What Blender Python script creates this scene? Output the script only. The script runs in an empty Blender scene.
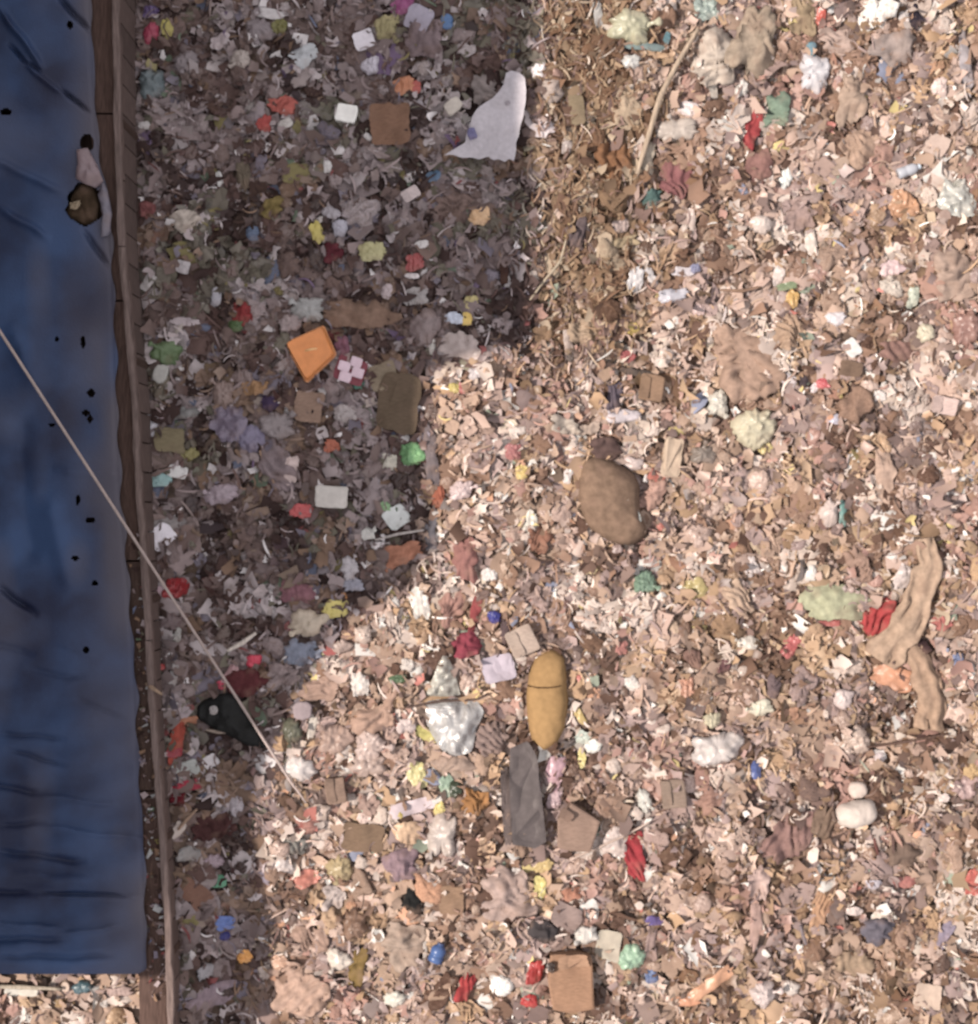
import bpy, math, random
import numpy as np

# ------------------------------------------------------------------ camera, sky, sun, exposure
scene = bpy.context.scene
CAM_Z = 14.0            # drone hovering straight above the dump
F_PX = 1750.0           # focal length in pixels of the 978 x 1024 frame
cam_data = bpy.data.cameras.new('camera')
cam_data.sensor_fit = 'HORIZONTAL'
cam_data.sensor_width = 36.0
cam_data.lens = 36.0 * F_PX / 978.0 * 978.0 / 978.0
cam = bpy.data.objects.new('camera', cam_data)
cam.location = (0, 0, CAM_Z)
scene.collection.objects.link(cam)
scene.camera = cam
# the photograph is a soft video frame: the lens is focused a little short
cam_data.dof.use_dof = True
cam_data.dof.focus_distance = 7.0
cam_data.dof.aperture_fstop = 3.4
world = bpy.data.worlds.new('sky')
scene.world = world
world.use_nodes = True
bg = world.node_tree.nodes['Background']
bg.inputs['Color'].default_value = (1.0, 0.97, 1.0, 1)
bg.inputs['Strength'].default_value = 1.0
SUN_EL = math.radians(48)
SUN_DIR = np.array([math.cos(SUN_EL), 0.10 * math.cos(SUN_EL), -math.sin(SUN_EL)])   # travels from the left
sun_data = bpy.data.lights.new('sun', 'SUN')
sun_data.energy = 7.7
sun_data.color = (1.0, 0.90, 0.80)
sun_data.angle = math.radians(0.9)
sun = bpy.data.objects.new('sun', sun_data)
from mathutils import Vector
sun.rotation_euler = Vector(SUN_DIR.tolist()).to_track_quat('-Z', 'Y').to_euler()
sun.location = (-10, -1, 12)
scene.collection.objects.link(sun)
scene.view_settings.view_transform = 'Standard'
scene.view_settings.look = 'None'
scene.view_settings.gamma = 1.0
scene.view_settings.use_curve_mapping = False
scene.view_settings.exposure = 0.0
L_LIT = np.array([2.35, 2.18, 2.05])      # how bright a white card looks in the sun / in the shade
L_SHADE = np.array([0.93, 0.90, 0.92])

C = scene.collection
rng = np.random.default_rng(11)
PI = math.pi

# ------------------------------------------------------------------ helpers
def vnoise(x, y, seed=0):
    x = np.asarray(x, float); y = np.asarray(y, float)
    xi = np.floor(x).astype(np.int64); yi = np.floor(y).astype(np.int64)
    fx = x - xi; fy = y - yi
    fx = fx * fx * (3 - 2 * fx); fy = fy * fy * (3 - 2 * fy)
    def h(a, b):
        n = (a * 374761393 + b * 668265263 + seed * 974634777) & 0xFFFFFFFF
        n = ((n ^ (n >> 13)) * 1274126177) & 0xFFFFFFFF
        return ((n ^ (n >> 16)) & 0xFFFF) / 32767.5 - 1.0
    a = h(xi, yi); b = h(xi + 1, yi); c = h(xi, yi + 1); d = h(xi + 1, yi + 1)
    return (a * (1 - fx) + b * fx) * (1 - fy) + (c * (1 - fx) + d * fx) * fy

def rail_x(y):                            # outer foot of the shed at the left, metres
    return -2.98 + (3.9 - y) * 0.066
def ground_h(x, y):
    d = x - rail_x(y)
    heap = np.exp(-d ** 2 / np.where(d > 0, 0.07, 0.012)) * np.clip(0.10 + (1.0 - y) * 0.075, 0.06, 0.42)
    return heap + (0.10 * vnoise(x / 1.7 + 5, y / 1.7, 3) + 0.055 * vnoise(x / 0.6, y / 0.6, 4)
            + 0.045 * vnoise(x / 0.24, y / 0.24, 5) + 0.020 * vnoise(x / 0.10, y / 0.10, 6))

def px2w(px, py, z=0.0):                  # a pixel's ray down to height z
    s = (CAM_Z - z) / F_PX
    return (px - 489.0) * s, (512.0 - py) * s

def on_ground(px, py, lift=0.0):
    z = 0.0
    for _ in range(4):
        x, y = px2w(px, py, z)
        z = float(ground_h(x, y)) + lift
    return x, y, z

def w2px(x, y, z=0.0):
    s = F_PX / (CAM_Z - z)
    return 489.0 + x * s, 512.0 - y * s

def lin(c):
    c = np.asarray(c, float) / 255.0
    return np.where(c <= 0.04045, c / 12.92, ((c + 0.055) / 1.055) ** 2.4)

SH_Y = [-200, 345, 372, 470, 545, 585, 625, 690, 765, 850, 1100]
SH_X = [538, 538, 440, 428, 432, 402, 345, 305, 276, 264, 268]
def in_shade(px, py):
    return px < np.interp(py, SH_Y, SH_X) and not (px < 165 and py > 978)

def albedo(rgb, shade, gain=1.0):
    return tone(lin(rgb) / (L_SHADE * 1.12 if shade else L_LIT * 0.9) * gain)

def tone(a, sat=0.80):
    a = np.asarray(a, float)
    g = a @ np.array([0.30, 0.59, 0.11])
    cool = np.clip((a[..., 1] - a[..., 0]) / (a[..., 1] + 1e-6) * 3, 0, 1)[..., None]
    a = g[..., None] + (a - g[..., None]) * (sat - 0.2 * cool)           # years of dust dull every colour
    m = a.max(-1, keepdims=True)
    return np.clip(a * np.minimum(1, 0.80 / m), 0.012, 0.80)

def make_mesh(name, V, F, mat, smooth=True):
    me = bpy.data.meshes.new(name)
    me.from_pydata([tuple(v) for v in V], [], F)
    if smooth:
        me.polygons.foreach_set('use_smooth', [True] * len(me.polygons))
    if mat: me.materials.append(mat)
    me.update()
    return me

def link(name, me, loc=(0, 0, 0), rotz=0.0, parent=None, color=None):
    o = bpy.data.objects.new(name, me)
    C.objects.link(o)
    o.location = loc
    o.rotation_euler = (0, 0, rotz)
    if parent: o.parent = parent
    if color is not None: o.color = (float(color[0]), float(color[1]), float(color[2]), 1)
    return o

def tag(o, label, cat, group=None):
    o['label'] = label; o['category'] = cat
    if group: o['group'] = group
    return o

# ------------------------------------------------------------------ materials
def new_mat(name):
    m = bpy.data.materials.new(name); m.use_nodes = True
    return m, m.node_tree, m.node_tree.nodes['Principled BSDF']

def item_mat(name, rough, scale, mottling, bump, spec=0.3, metal=0.0, stretch=(1, 1, 1), dirt=0.0):
    """object colour, mottled by grime, with fine relief"""
    m, t, p = new_mat(name)
    oi = t.nodes.new('ShaderNodeObjectInfo')
    tc = t.nodes.new('ShaderNodeTexCoord')
    mp = t.nodes.new('ShaderNodeMapping'); mp.inputs['Scale'].default_value = stretch
    t.links.new(tc.outputs['Object'], mp.inputs['Vector'])
    n = t.nodes.new('ShaderNodeTexNoise'); n.inputs['Scale'].default_value = scale; n.inputs['Detail'].default_value = 4
    t.links.new(mp.outputs['Vector'], n.inputs['Vector'])
    r = t.nodes.new('ShaderNodeMapRange')
    r.inputs['From Min'].default_value = 0.3; r.inputs['From Max'].default_value = 0.7
    r.inputs['To Min'].default_value = 1 - mottling; r.inputs['To Max'].default_value = 1 + mottling * 0.7
    t.links.new(n.outputs['Fac'], r.inputs['Value'])
    mx = t.nodes.new('ShaderNodeMix'); mx.data_type = 'RGBA'; mx.blend_type = 'MULTIPLY'
    mx.inputs['Factor'].default_value = 1
    t.links.new(oi.outputs['Color'], mx.inputs['A']); t.links.new(r.outputs['Result'], mx.inputs['B'])
    out = mx.outputs['Result']
    if dirt > 0:
        n2 = t.nodes.new('ShaderNodeTexNoise'); n2.inputs['Scale'].default_value = 7; n2.inputs['Detail'].default_value = 5
        t.links.new(tc.outputs['Object'], n2.inputs['Vector'])
        r2 = t.nodes.new('ShaderNodeMapRange'); r2.inputs['From Min'].default_value = 0.5; r2.inputs['From Max'].default_value = 0.72
        r2.inputs['To Max'].default_value = dirt
        t.links.new(n2.outputs['Fac'], r2.inputs['Value'])
        m2 = t.nodes.new('ShaderNodeMix'); m2.data_type = 'RGBA'
        t.links.new(r2.outputs['Result'], m2.inputs['Factor'])
        t.links.new(out, m2.inputs['A']); m2.inputs['B'].default_value = (0.16, 0.105, 0.08, 1)
        out = m2.outputs['Result']
    t.links.new(out, p.inputs['Base Color'])
    p.inputs['Roughness'].default_value = rough
    p.inputs['Specular IOR Level'].default_value = spec
    p.inputs['Metallic'].default_value = metal
    b = t.nodes.new('ShaderNodeBump'); b.inputs['Strength'].default_value = bump; b.inputs['Distance'].default_value = 0.01
    t.links.new(n.outputs['Fac'], b.inputs['Height']); t.links.new(b.outputs['Normal'], p.inputs['Normal'])
    return m

M = {
    'cloth': item_mat('soiled_cloth', 0.95, 18, 0.26, 0.5, 0.1, dirt=0.5),
    'plastic': item_mat('plastic_film', 0.38, 16, 0.16, 0.3, 0.4, dirt=0.4),
    'hard': item_mat('hard_plastic', 0.35, 12, 0.12, 0.1, 0.4, dirt=0.15),
    'paper': item_mat('paper', 0.85, 20, 0.10, 0.15, 0.15, dirt=0.15),
    'card': item_mat('cardboard', 0.9, 26, 0.18, 0.2, 0.1, stretch=(1, 4, 1), dirt=0.2),
    'foam': item_mat('foam', 0.9, 30, 0.10, 0.25, 0.1, dirt=0.12),
    'wood': item_mat('weathered_wood', 0.9, 14, 0.32, 0.5, 0.12, stretch=(5, 0.6, 5)),
    'rubber': item_mat('rubber', 0.6, 18, 0.2, 0.2, 0.2),
    'foil': item_mat('metal_foil', 0.42, 18, 0.2, 0.5, 0.5, metal=0.3, dirt=0.3),
    'clean': item_mat('fabric_ticking', 0.95, 24, 0.12, 0.3, 0.1),
}

def attr_mat(name, rough, spec):
    m, t, p = new_mat(name)
    a = t.nodes.new('ShaderNodeAttribute'); a.attribute_name = 'Col'
    t.links.new(a.outputs['Color'], p.inputs['Base Color'])
    p.inputs['Roughness'].default_value = rough
    p.inputs['Specular IOR Level'].default_value = spec
    return m

def ground_mat():
    m, t, p = new_mat('trodden_refuse_soil')
    tc = t.nodes.new('ShaderNodeTexCoord')
    n = t.nodes.new('ShaderNodeTexNoise'); n.inputs['Scale'].default_value = 9; n.inputs['Detail'].default_value = 7
    t.links.new(tc.outputs['Object'], n.inputs['Vector'])
    cr = t.nodes.new('ShaderNodeValToRGB')
    cr.color_ramp.elements[0].position = 0.32; cr.color_ramp.elements[0].color = (0.055, 0.036, 0.028, 1)
    cr.color_ramp.elements[1].position = 0.72; cr.color_ramp.elements[1].color = (0.19, 0.13, 0.10, 1)
    t.links.new(n.outputs['Fac'], cr.inputs['Fac']); t.links.new(cr.outputs['Color'], p.inputs['Base Color'])
    p.inputs['Roughness'].default_value = 0.95
    b = t.nodes.new('ShaderNodeBump'); b.inputs['Strength'].default_value = 0.6; b.inputs['Distance'].default_value = 0.02
    t.links.new(n.outputs['Fac'], b.inputs['Height']); t.links.new(b.outputs['Normal'], p.inputs['Normal'])
    return m

# ------------------------------------------------------------------ the setting: ground, building wall at the left
def build_ground():
    n = 240
    g = np.linspace(-8.5, 8.5, n)
    X, Y = np.meshgrid(g, g)
    Z = ground_h(X, Y) - 0.01
    V = np.stack([X.ravel(), Y.ravel(), Z.ravel()], 1)
    i = np.arange(n * n).reshape(n, n)
    F = np.stack([i[:-1, :-1].ravel(), i[:-1, 1:].ravel(), i[1:, 1:].ravel(), i[1:, :-1].ravel()], 1).tolist()
    o = link('ground', make_mesh('ground', V, F, ground_mat()))
    o['kind'] = 'structure'
    o['label'] = 'uneven brown ground of trodden refuse under the litter'
build_ground()

WALL_X = -4.87          # the wall that keeps the sun off the left side stands outside the frame
TAN = math.tan(SUN_EL)
def build_wall():
    # height steps follow the outline of the shade on the waste
    prof = []
    for px, py in ((547, -420), (546, 340), (432, 372), (428, 470), (432, 548), (400, 590), (345, 628), (303, 695), (276, 768), (264, 840), (258, 1060)):
        x, y = px2w(px, py)
        prof.append((y - 0.10 * (x - WALL_X), (x - WALL_X) * TAN))
    yend = -3.78
    h_end = prof[-1][1]
    prof = [q for q in prof if q[0] > yend] + [(yend, h_end)]
    V, F = [], []
    for x in (WALL_X, WALL_X - 2.6):
        for y, z in prof: V.append((x, y, z))
        for y, z in prof: V.append((x, y, -0.4))
    k = len(prof)
    for a, s in ((0, 1), (2 * k, -1)):
        for i in range(k - 1):
            q = (a + i, a + i + 1, a + k + i + 1, a + k + i)
            F.append(q if s > 0 else q[::-1])
    for i in range(k - 1):
        F.append((i, 2 * k + i, 2 * k + i + 1, i + 1))
    F.append((0, k, 3 * k, 2 * k)); F.append((k - 1, 3 * k - 1, 4 * k - 1, 2 * k - 1))
    m, t, p = new_mat('rendered_masonry')
    n = t.nodes.new('ShaderNodeTexNoise'); n.inputs['Scale'].default_value = 2.5; n.inputs['Detail'].default_value = 6
    cr = t.nodes.new('ShaderNodeValToRGB')
    cr.color_ramp.elements[0].color = (0.17, 0.14, 0.12, 1); cr.color_ramp.elements[1].color = (0.34, 0.29, 0.25, 1)
    tc = t.nodes.new('ShaderNodeTexCoord'); t.links.new(tc.outputs['Object'], n.inputs['Vector'])
    t.links.new(n.outputs['Fac'], cr.inputs['Fac']); t.links.new(cr.outputs['Color'], p.inputs['Base Color'])
    p.inputs['Roughness'].default_value = 0.9
    o = link('wall_left', make_mesh('wall_left', V, F, m, False))
    o['kind'] = 'structure'
    o['label'] = 'tall stepped building wall behind the tarpaulin shed'
build_wall()
# ------------------------------------------------------------------ shape builders
def outline_pts(seg, w, h, p, jit, seed):
    th = np.linspace(0, 2 * PI, seg, endpoint=False)
    c, s = np.cos(th), np.sin(th)
    r = (np.abs(c) ** p + np.abs(s) ** p) ** (-1.0 / p)
    r *= 1 + jit * (0.65 * vnoise(1.3 * c + seed * 1.7, 1.3 * s, seed) + 0.5 * vnoise(3.1 * c + seed, 3.1 * s, seed + 7) + 0.25 * vnoise(7 * c + seed, 7 * s, seed + 17))
    return np.stack([r * c * w / 2, r * s * h / 2], 1)

def disc(out, kind, seed, T, rings=6):
    """closed sheet or lump over an outline; kind gives its relief. Returns local verts (z above its base) and faces."""
    seg = len(out)
    cx, cy = out.mean(0)
    size = max(np.ptp(out[:, 0]), np.ptp(out[:, 1]))
    S = (np.arange(1, rings + 1) / rings) ** 0.85
    P = [np.array([[cx, cy]])]
    SS = [np.zeros(1)]
    for s in S:
        P.append(np.array([cx, cy]) + (out - [cx, cy]) * s); SS.append(np.full(seg, s))
    P = np.concatenate(P); s = np.concatenate(SS)
    x, y = P[:, 0] - cx, P[:, 1] - cy
    r0 = np.random.default_rng(seed + 99)
    f = 1.0 / max(size, 1e-3)
    if kind == 'bag':            # crumpled lump of film
        z = T * (1 - s ** 2.4) ** 0.6
        z += T * 0.38 * (1 - np.abs(vnoise(x * f * 4.5 + seed, y * f * 4.5, seed))) * (1 - 0.5 * s)
        z += T * 0.18 * vnoise(x * f * 10, y * f * 10, seed + 3)
    elif kind == 'film':         # creased sheet
        z = T * 0.5 * (1 - s ** 3) + T * 0.6 * np.abs(vnoise(x * f * 4 + seed, y * f * 4, seed)) + T * 0.25 * vnoise(x * f * 9, y * f * 9, seed + 1)
    elif kind == 'rag':          # cloth with folds fanning out of one side
        a = r0.uniform(0, 2 * PI); ox, oy = math.cos(a) * size * 0.75, math.sin(a) * size * 0.75
        ang = np.arctan2(y - oy, x - ox) + 0.25 * vnoise(x * f * 3, y * f * 3, seed)
        k = r0.uniform(9, 17)
        z = T * 0.4 * (1 - s ** 2.5) + T * 0.75 * (np.abs(np.sin(ang * k + seed)) - 0.3) * (0.5 + 0.5 * vnoise(x * f * 2.5 + 9, y * f * 2.5, seed + 4)) + T * 0.55 * vnoise(x * f * 4, y * f * 4, seed) + T * 0.2 * vnoise(x * f * 9, y * f * 9, seed + 5)
    elif kind == 'pile':         # gathered cloth in a heap
        z = T * (1 - s ** 2) + T * 0.5 * (1 - 2 * np.abs(vnoise(x * f * 5 + seed, y * f * 5, seed))) * (1 - 0.4 * s)
    elif kind == 'sack':         # stuffed, smooth
        z = T * (1 - s ** 3.0) ** 0.55 + T * 0.12 * vnoise(x * f * 4, y * f * 4, seed) + T * 0.05 * vnoise(x * f * 11, y * f * 11, seed + 2)
    elif kind == 'box':          # block with a flat top
        z = np.where(s < 0.93, T, T * 0.94) + T * 0.05 * vnoise(x * f * 3 + seed, y * f * 3, seed)
    elif kind == 'card':         # board with a bend
        a = r0.uniform(0, PI); u = x * math.cos(a) + y * math.sin(a)
        z = T + size * 0.05 * np.abs(u * f * 2) + size * 0.02 * vnoise(x * f * 3, y * f * 3, seed)
    else:                        # paper, slightly curled and creased
        a = r0.uniform(0, PI); u = x * math.cos(a) + y * math.sin(a); v = -x * math.sin(a) + y * math.cos(a)
        z = T + size * r0.uniform(-0.15, 0.28) * (u * f) ** 2 * 2 + size * 0.05 * np.abs(v * f) + size * 0.03 * vnoise(x * f * 5, y * f * 5, seed)
    V = np.stack([P[:, 0], P[:, 1], z], 1)
    F = [(0, 1 + i, 1 + (i + 1) % seg) for i in range(seg)]
    for k in range(rings - 1):
        a, b = 1 + k * seg, 1 + (k + 1) * seg
        F += [(a + i, b + i, b + (i + 1) % seg, a + (i + 1) % seg) for i in range(seg)]
    return V, F, seg, rings

def skirt(V, F, seg, rings, down, inset=0.97):
    """edge going down from the rim, so the sheet has thickness and lumps sit in the litter"""
    rim = V[1 + (rings - 1) * seg:1 + rings * seg]
    c = V[0, :2]
    low = rim.copy(); low[:, :2] = c + (rim[:, :2] - c) * inset; low[:, 2] -= down
    b = 1 + (rings - 1) * seg; n = len(V)
    V = np.concatenate([V, low])
    F = F + [(b + i, n + i, n + (i + 1) % seg, b + (i + 1) % seg) for i in range(seg)] + [tuple(n + i for i in range(seg))[::-1]]
    return V, F

KIND = {  # code: object name, category, relief, material, outline power, jitter, smooth, default thickness (fraction of size), depth of edge
    'bag': ('plastic_bag', 'plastic bag', 'bag', 'plastic', 2.3, 0.34, False, 0.26, 0.03),
    'film': ('plastic_wrapper', 'wrapper', 'film', 'plastic', 3.2, 0.30, False, 0.20, 0.012),
    'rag': ('cloth_rag', 'cloth', 'rag', 'cloth', 2.9, 0.46, True, 0.26, 0.02),
    'pile': ('crumpled_cloth', 'cloth', 'pile', 'cloth', 2.2, 0.34, True, 0.24, 0.03),
    'pap': ('paper_sheet', 'paper', 'pap', 'paper', 9, 0.10, False, 0.05, 0.008),
    'card': ('cardboard_piece', 'cardboard', 'card', 'card', 8, 0.14, False, 0.06, 0.012),
    'box': ('carton', 'carton', 'box', 'card', 12, 0.05, False, 0.45, 0.05),
    'foam': ('foam_block', 'foam', 'box', 'foam', 3.4, 0.16, True, 0.4, 0.04),
    'sack': ('stuffed_sack', 'sack', 'sack', 'cloth', 2.6, 0.08, True, 0.35, 0.05),
    'hard': ('plastic_scrap', 'plastic scrap', 'film', 'hard', 3.5, 0.22, True, 0.25, 0.02),
    'foil': ('foil_wrapper', 'foil', 'film', 'foil', 2.8, 0.32, False, 0.28, 0.02),
}

TRACED = []       # (px, py, half width, half height, angle) kept clear of loose scraps
USED_LABELS = set()

def make_item(code, px, py, w, h, ang, rgb, seed, shape=None, T=None, mat=None, name=None, seg=None, rings=None, shade=None, lift=0.045, gain=1.0):
    """one thing lying on the waste; w, h in pixels, ang counter-clockwise as seen in the photo; its mesh drapes over the ground"""
    nm, cat, relief, mt, p, jit, smooth, tk, dp = KIND[code]
    x0, y0, z0 = on_ground(px, py, lift)
    sc = (CAM_Z - z0) / F_PX
    if shape is None:
        big = max(w, h)
        seg = seg or (30 if big < 22 else 52)
        rings = rings or (6 if big < 22 else 11)
        out = outline_pts(seg, w * sc, h * sc, p, jit, seed)
        a = math.radians(ang); ca, sa = math.cos(a), math.sin(a)
        out = out @ np.array([[ca, sa], [-sa, ca]])
        TRACED.append((px, py, w / 2, h / 2, a))
    else:
        q = np.array(shape, float)
        q = np.stack([(q[:, 0] - px) * sc, (py - q[:, 1]) * sc], 1)
        # resample the outline evenly and round it a little
        q2 = np.concatenate([q, q[:1]])
        d = np.concatenate([[0], np.cumsum(np.hypot(*np.diff(q2, axis=0).T))])
        seg = seg or 56
        tt = np.linspace(0, d[-1], seg, endpoint=False)
        out = np.stack([np.interp(tt, d, q2[:, 0]), np.interp(tt, d, q2[:, 1])], 1)
        if relief not in ('box', 'card', 'pap'):
            out = (np.roll(out, 1, 0) + 2 * out + np.roll(out, -1, 0)) / 4
        if np.sum(out[:, 0] * np.roll(out[:, 1], -1) - out[:, 1] * np.roll(out[:, 0], -1)) < 0:
            out = out[::-1].copy()
        rings = rings or 10
        ws, hs = np.ptp(out[:, 0]) / sc, np.ptp(out[:, 1]) / sc
        TRACED.append((px, py, ws / 2, hs / 2, 0.0))
        w, h = ws, hs
    size = min(w, h) * sc
    T = tk * size if T is None else T
    V, F, seg, rings = disc(out, relief, seed, T, rings)
    hz = ground_h(x0 + V[:, 0], y0 + V[:, 1]) + lift - z0
    V[:, 2] += hz * (0.4 if relief in ('box', 'sack', 'foam') else 0.9)
    V, F = skirt(V, F, seg, rings, dp if relief not in ('box',) else T + 0.03, 0.97)
    sh = in_shade(px, py) if shade is None else shade
    o = link(name or nm, make_mesh(name or nm, V, F, M[mat or mt], smooth), (x0, y0, z0), 0, None, albedo(rgb, sh, gain))
    o['category'] = cat
    return o

def tube_mesh(pts, radii, n=8, flat=1.0):
    """tube along 3-D points; flat < 1 squashes it vertically"""
    pts = np.asarray(pts, float); k = len(pts)
    V = []
    for i in range(k):
        d = pts[min(i + 1, k - 1)] - pts[max(i - 1, 0)]; d /= np.linalg.norm(d) + 1e-9
        side = np.cross(d, [0, 0, 1.0]); side /= np.linalg.norm(side) + 1e-9
        up = np.cross(side, d)
        for j in range(n):
            a = 2 * PI * j / n
            V.append(pts[i] + radii[i] * (math.cos(a) * side + flat * math.sin(a) * up))
    F = [(i * n + j, i * n + (j + 1) % n, (i + 1) * n + (j + 1) % n, (i + 1) * n + j) for i in range(k - 1) for j in range(n)]
    F += [tuple(range(n))[::-1], tuple((k - 1) * n + j for j in range(n))]
    return np.array(V), F

def resample(poly, n):
    q = np.asarray(poly, float)
    d = np.concatenate([[0], np.cumsum(np.hypot(*np.diff(q[:, :2], axis=0).T))])
    t = np.linspace(0, d[-1], n)
    return np.stack([np.interp(t, d, q[:, i]) for i in range(q.shape[1])], 1)

def make_strip(name, cat, poly, width, rgb, mat='cloth', flat=0.35, lift=0.06, n=22, taper=(0.6, 1.0, 0.6), shade=None, folds=0.0, seed=1):
    """stick, strap or twisted cloth following a line of pixels over the waste"""
    q = resample(poly, n)
    mid = q[len(q) // 2]
    P = np.array([on_ground(a, b, lift) for a, b in q])
    P[1:-1, 2] = (P[:-2, 2] + P[1:-1, 2] + P[2:, 2]) / 3
    o0 = P[len(P) // 2].copy()
    t = np.linspace(0, 1, n)
    rad = np.interp(t, [0, 0.5, 1], taper) * width * 0.008 / 2
    m = 8 if folds == 0 else 22
    V, F = tube_mesh(P - o0, rad, m, flat)
    if folds:
        j = np.tile(np.arange(m), n); i = np.repeat(np.arange(n), m)
        c = np.cos(2 * PI * j / m)
        amp = folds * (np.sin(c * 7 + seed + 1.6 * vnoise(i * 0.25, c, seed)) + 1.2 * vnoise(c * 3 + i * 0.1, i * 0.35, seed + 3)) * rad[i]
        V[:, 2] += amp * np.where(np.sin(2 * PI * j / m) > -0.1, 1, 0)
        wob = 1 + 0.32 * vnoise(i * 0.33, np.sign(c) * 3.0, seed + 8)
        ctr = (P - o0)[i]
        V[:, :2] = ctr[:, :2] + (V[:, :2] - ctr[:, :2]) * wob[:, None]
    sh = in_shade(*mid) if shade is None else shade
    o = link(name, make_mesh(name, V, F, M[mat], True), o0, 0, None, albedo(rgb, sh))
    o['category'] = cat
    for a, b in q[::2]: TRACED.append((a, b, max(width * 0.5, 2), max(width * 0.5, 2), 0.0))
    return o

def make_bottle(px, py, length, width, ang, rgb, caprgb, seed):
    x0, y0, z0 = on_ground(px, py, 0.05)
    sc = (CAM_Z - z0) / F_PX; L = length * sc; R = width * sc / 2
    prof = [(-0.5, 0.02), (-0.5, 0.85), (-0.46, 1.0), (-0.2, 1.0), (-0.17, 0.93), (-0.1, 0.93), (-0.07, 1.0), (0.18, 1.0), (0.32, 0.72), (0.38, 0.4), (0.44, 0.38), (0.44, 0.02)]
    P = [(u * L, 0, R * 0.8) for u, r in prof]
    V, F = tube_mesh(P, [max(r * R, 1e-4) for u, r in prof], 14)
    sh = in_shade(px, py)
    o = link('plastic_bottle', make_mesh('plastic_bottle', V, F, M['hard'], True), (x0, y0, z0), math.radians(ang), None, albedo(rgb, sh))
    V, F = tube_mesh([(0.40 * L, 0, R * 0.8), (0.41 * L, 0, R * 0.8), (0.49 * L, 0, R * 0.8), (0.5 * L, 0, R * 0.8)], [R * 0.44, R * 0.5, R * 0.5, R * 0.44], 12)
    link('cap', make_mesh('cap', V, F, M['hard'], True), (0, 0, 0), 0, o, albedo(caprgb, sh))
    o['category'] = 'bottle'
    TRACED.append((px, py, length / 2, width / 2, math.radians(ang)))
    return o

def knot(parent, px, py, dx, dy, size, rgb, shade):
    """twisted tied-off neck of a bag, a part of it"""
    sc = 0.008
    d = np.array([dx, -dy]); d = d / np.linalg.norm(d)
    a = np.array([(px + dx) * 1.0, py + dy])
    x, y, z = on_ground(a[0], a[1], 0.06)
    base = np.array([x, y, z]) - np.array(parent.location)
    P = [base + np.array([d[0] * t, d[1] * t, 0.02 + 0.03 * math.sin(t * 30)]) for t in np.linspace(-0.3, 1, 8) * size * sc]
    V, F = tube_mesh(P, [size * sc * r for r in (0.42, 0.3, 0.17, 0.14, 0.2, 0.33, 0.42, 0.3)], 9, 0.6)
    V += 0.004 * np.stack([vnoise(V[:, 0] * 90, V[:, 1] * 90, k) for k in (1, 2, 3)], 1)
    return link('knotted_neck', make_mesh('knotted_neck', V, F, M['plastic'], False), (0, 0, 0), 0, parent, albedo(rgb, shade))
# ------------------------------------------------------------------ blue tarpaulin on a plank shed along the left edge
ED_Y = [-140, 0, 60, 130, 200, 260, 400, 490, 600, 700, 800, 900, 975, 1060]
ED_X = [90, 91, 93, 97, 107, 113, 117, 121, 131, 137, 141, 146, 147, 148]          # right edge of the tarpaulin
RI_X = [113, 115, 116, 117, 119, 122, 134, 138, 146, 151, 159, 166, 169, 172]      # raised batten
RO_X = [126, 128, 130, 131, 133, 135, 147, 148, 153, 158, 168, 176, 175, 174]      # outer edge of the planks
Z_RAIL, Z_TARP = 0.66, 0.70

def tarp_h(px, py):
    z = Z_TARP + 0.0004 * np.maximum(0, np.interp(py, ED_Y, ED_X) - px)
    z = z + 0.012 * vnoise(px / 60, py / 90, 21) + 0.006 * vnoise(px / 22, py / 30, 22)
    return z

WRINKLES = [  # x0, y0, x1, y1, half width px, height m  (pulled folds seen in the photo)
    (0, 12, 40, 62, 5, 0.030), (22, 60, 62, 92, 4, 0.022), (60, 0, 88, 30, 4, -0.03), (62, 90, 86, 108, 3, -0.03), (12, 48, 36, 70, 3, -0.03),
    (-30, 150, 60, 190, 7, 0.022), (0, 210, 45, 235, 6, 0.02), (85, 235, 108, 262, 4, -0.025), (0, 590, 32, 612, 5, -0.03),
    (-20, 640, 30, 652, 6, -0.02), (60, 645, 90, 655, 3, 0.012), (30, 668, 80, 678, 5, -0.016), (80, 700, 120, 718, 4, -0.014),
    (0, 735, 60, 738, 5, -0.022), (10, 752, 62, 764, 4, -0.022), (-20, 782, 40, 792, 6, -0.03), (45, 797, 112, 804, 3, 0.02),
    (0, 827, 40, 823, 5, -0.024), (45, 828, 140, 838, 4, 0.022), (0, 853, 80, 860, 6, -0.028), (20, 875, 90, 880, 8, 0.024),
    (-10, 890, 30, 894, 5, -0.026), (40, 893, 135, 897, 3, -0.022), (50, 895, 140, 898, 3, 0.02), (0, 925, 60, 928, 4, 0.026), (62, 933, 115, 926, 3, 0.026),
    (-10, 938, 60, 940, 6, -0.028), (0, 958, 110, 955, 5, -0.022), (60, 470, 120, 474, 9, 0.014), (10, 330, 40, 390, 14, 0.02), (50, 500, 70, 590, 16, 0.018), (20, 420, 30, 560, 18, -0.02),
]
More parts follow.
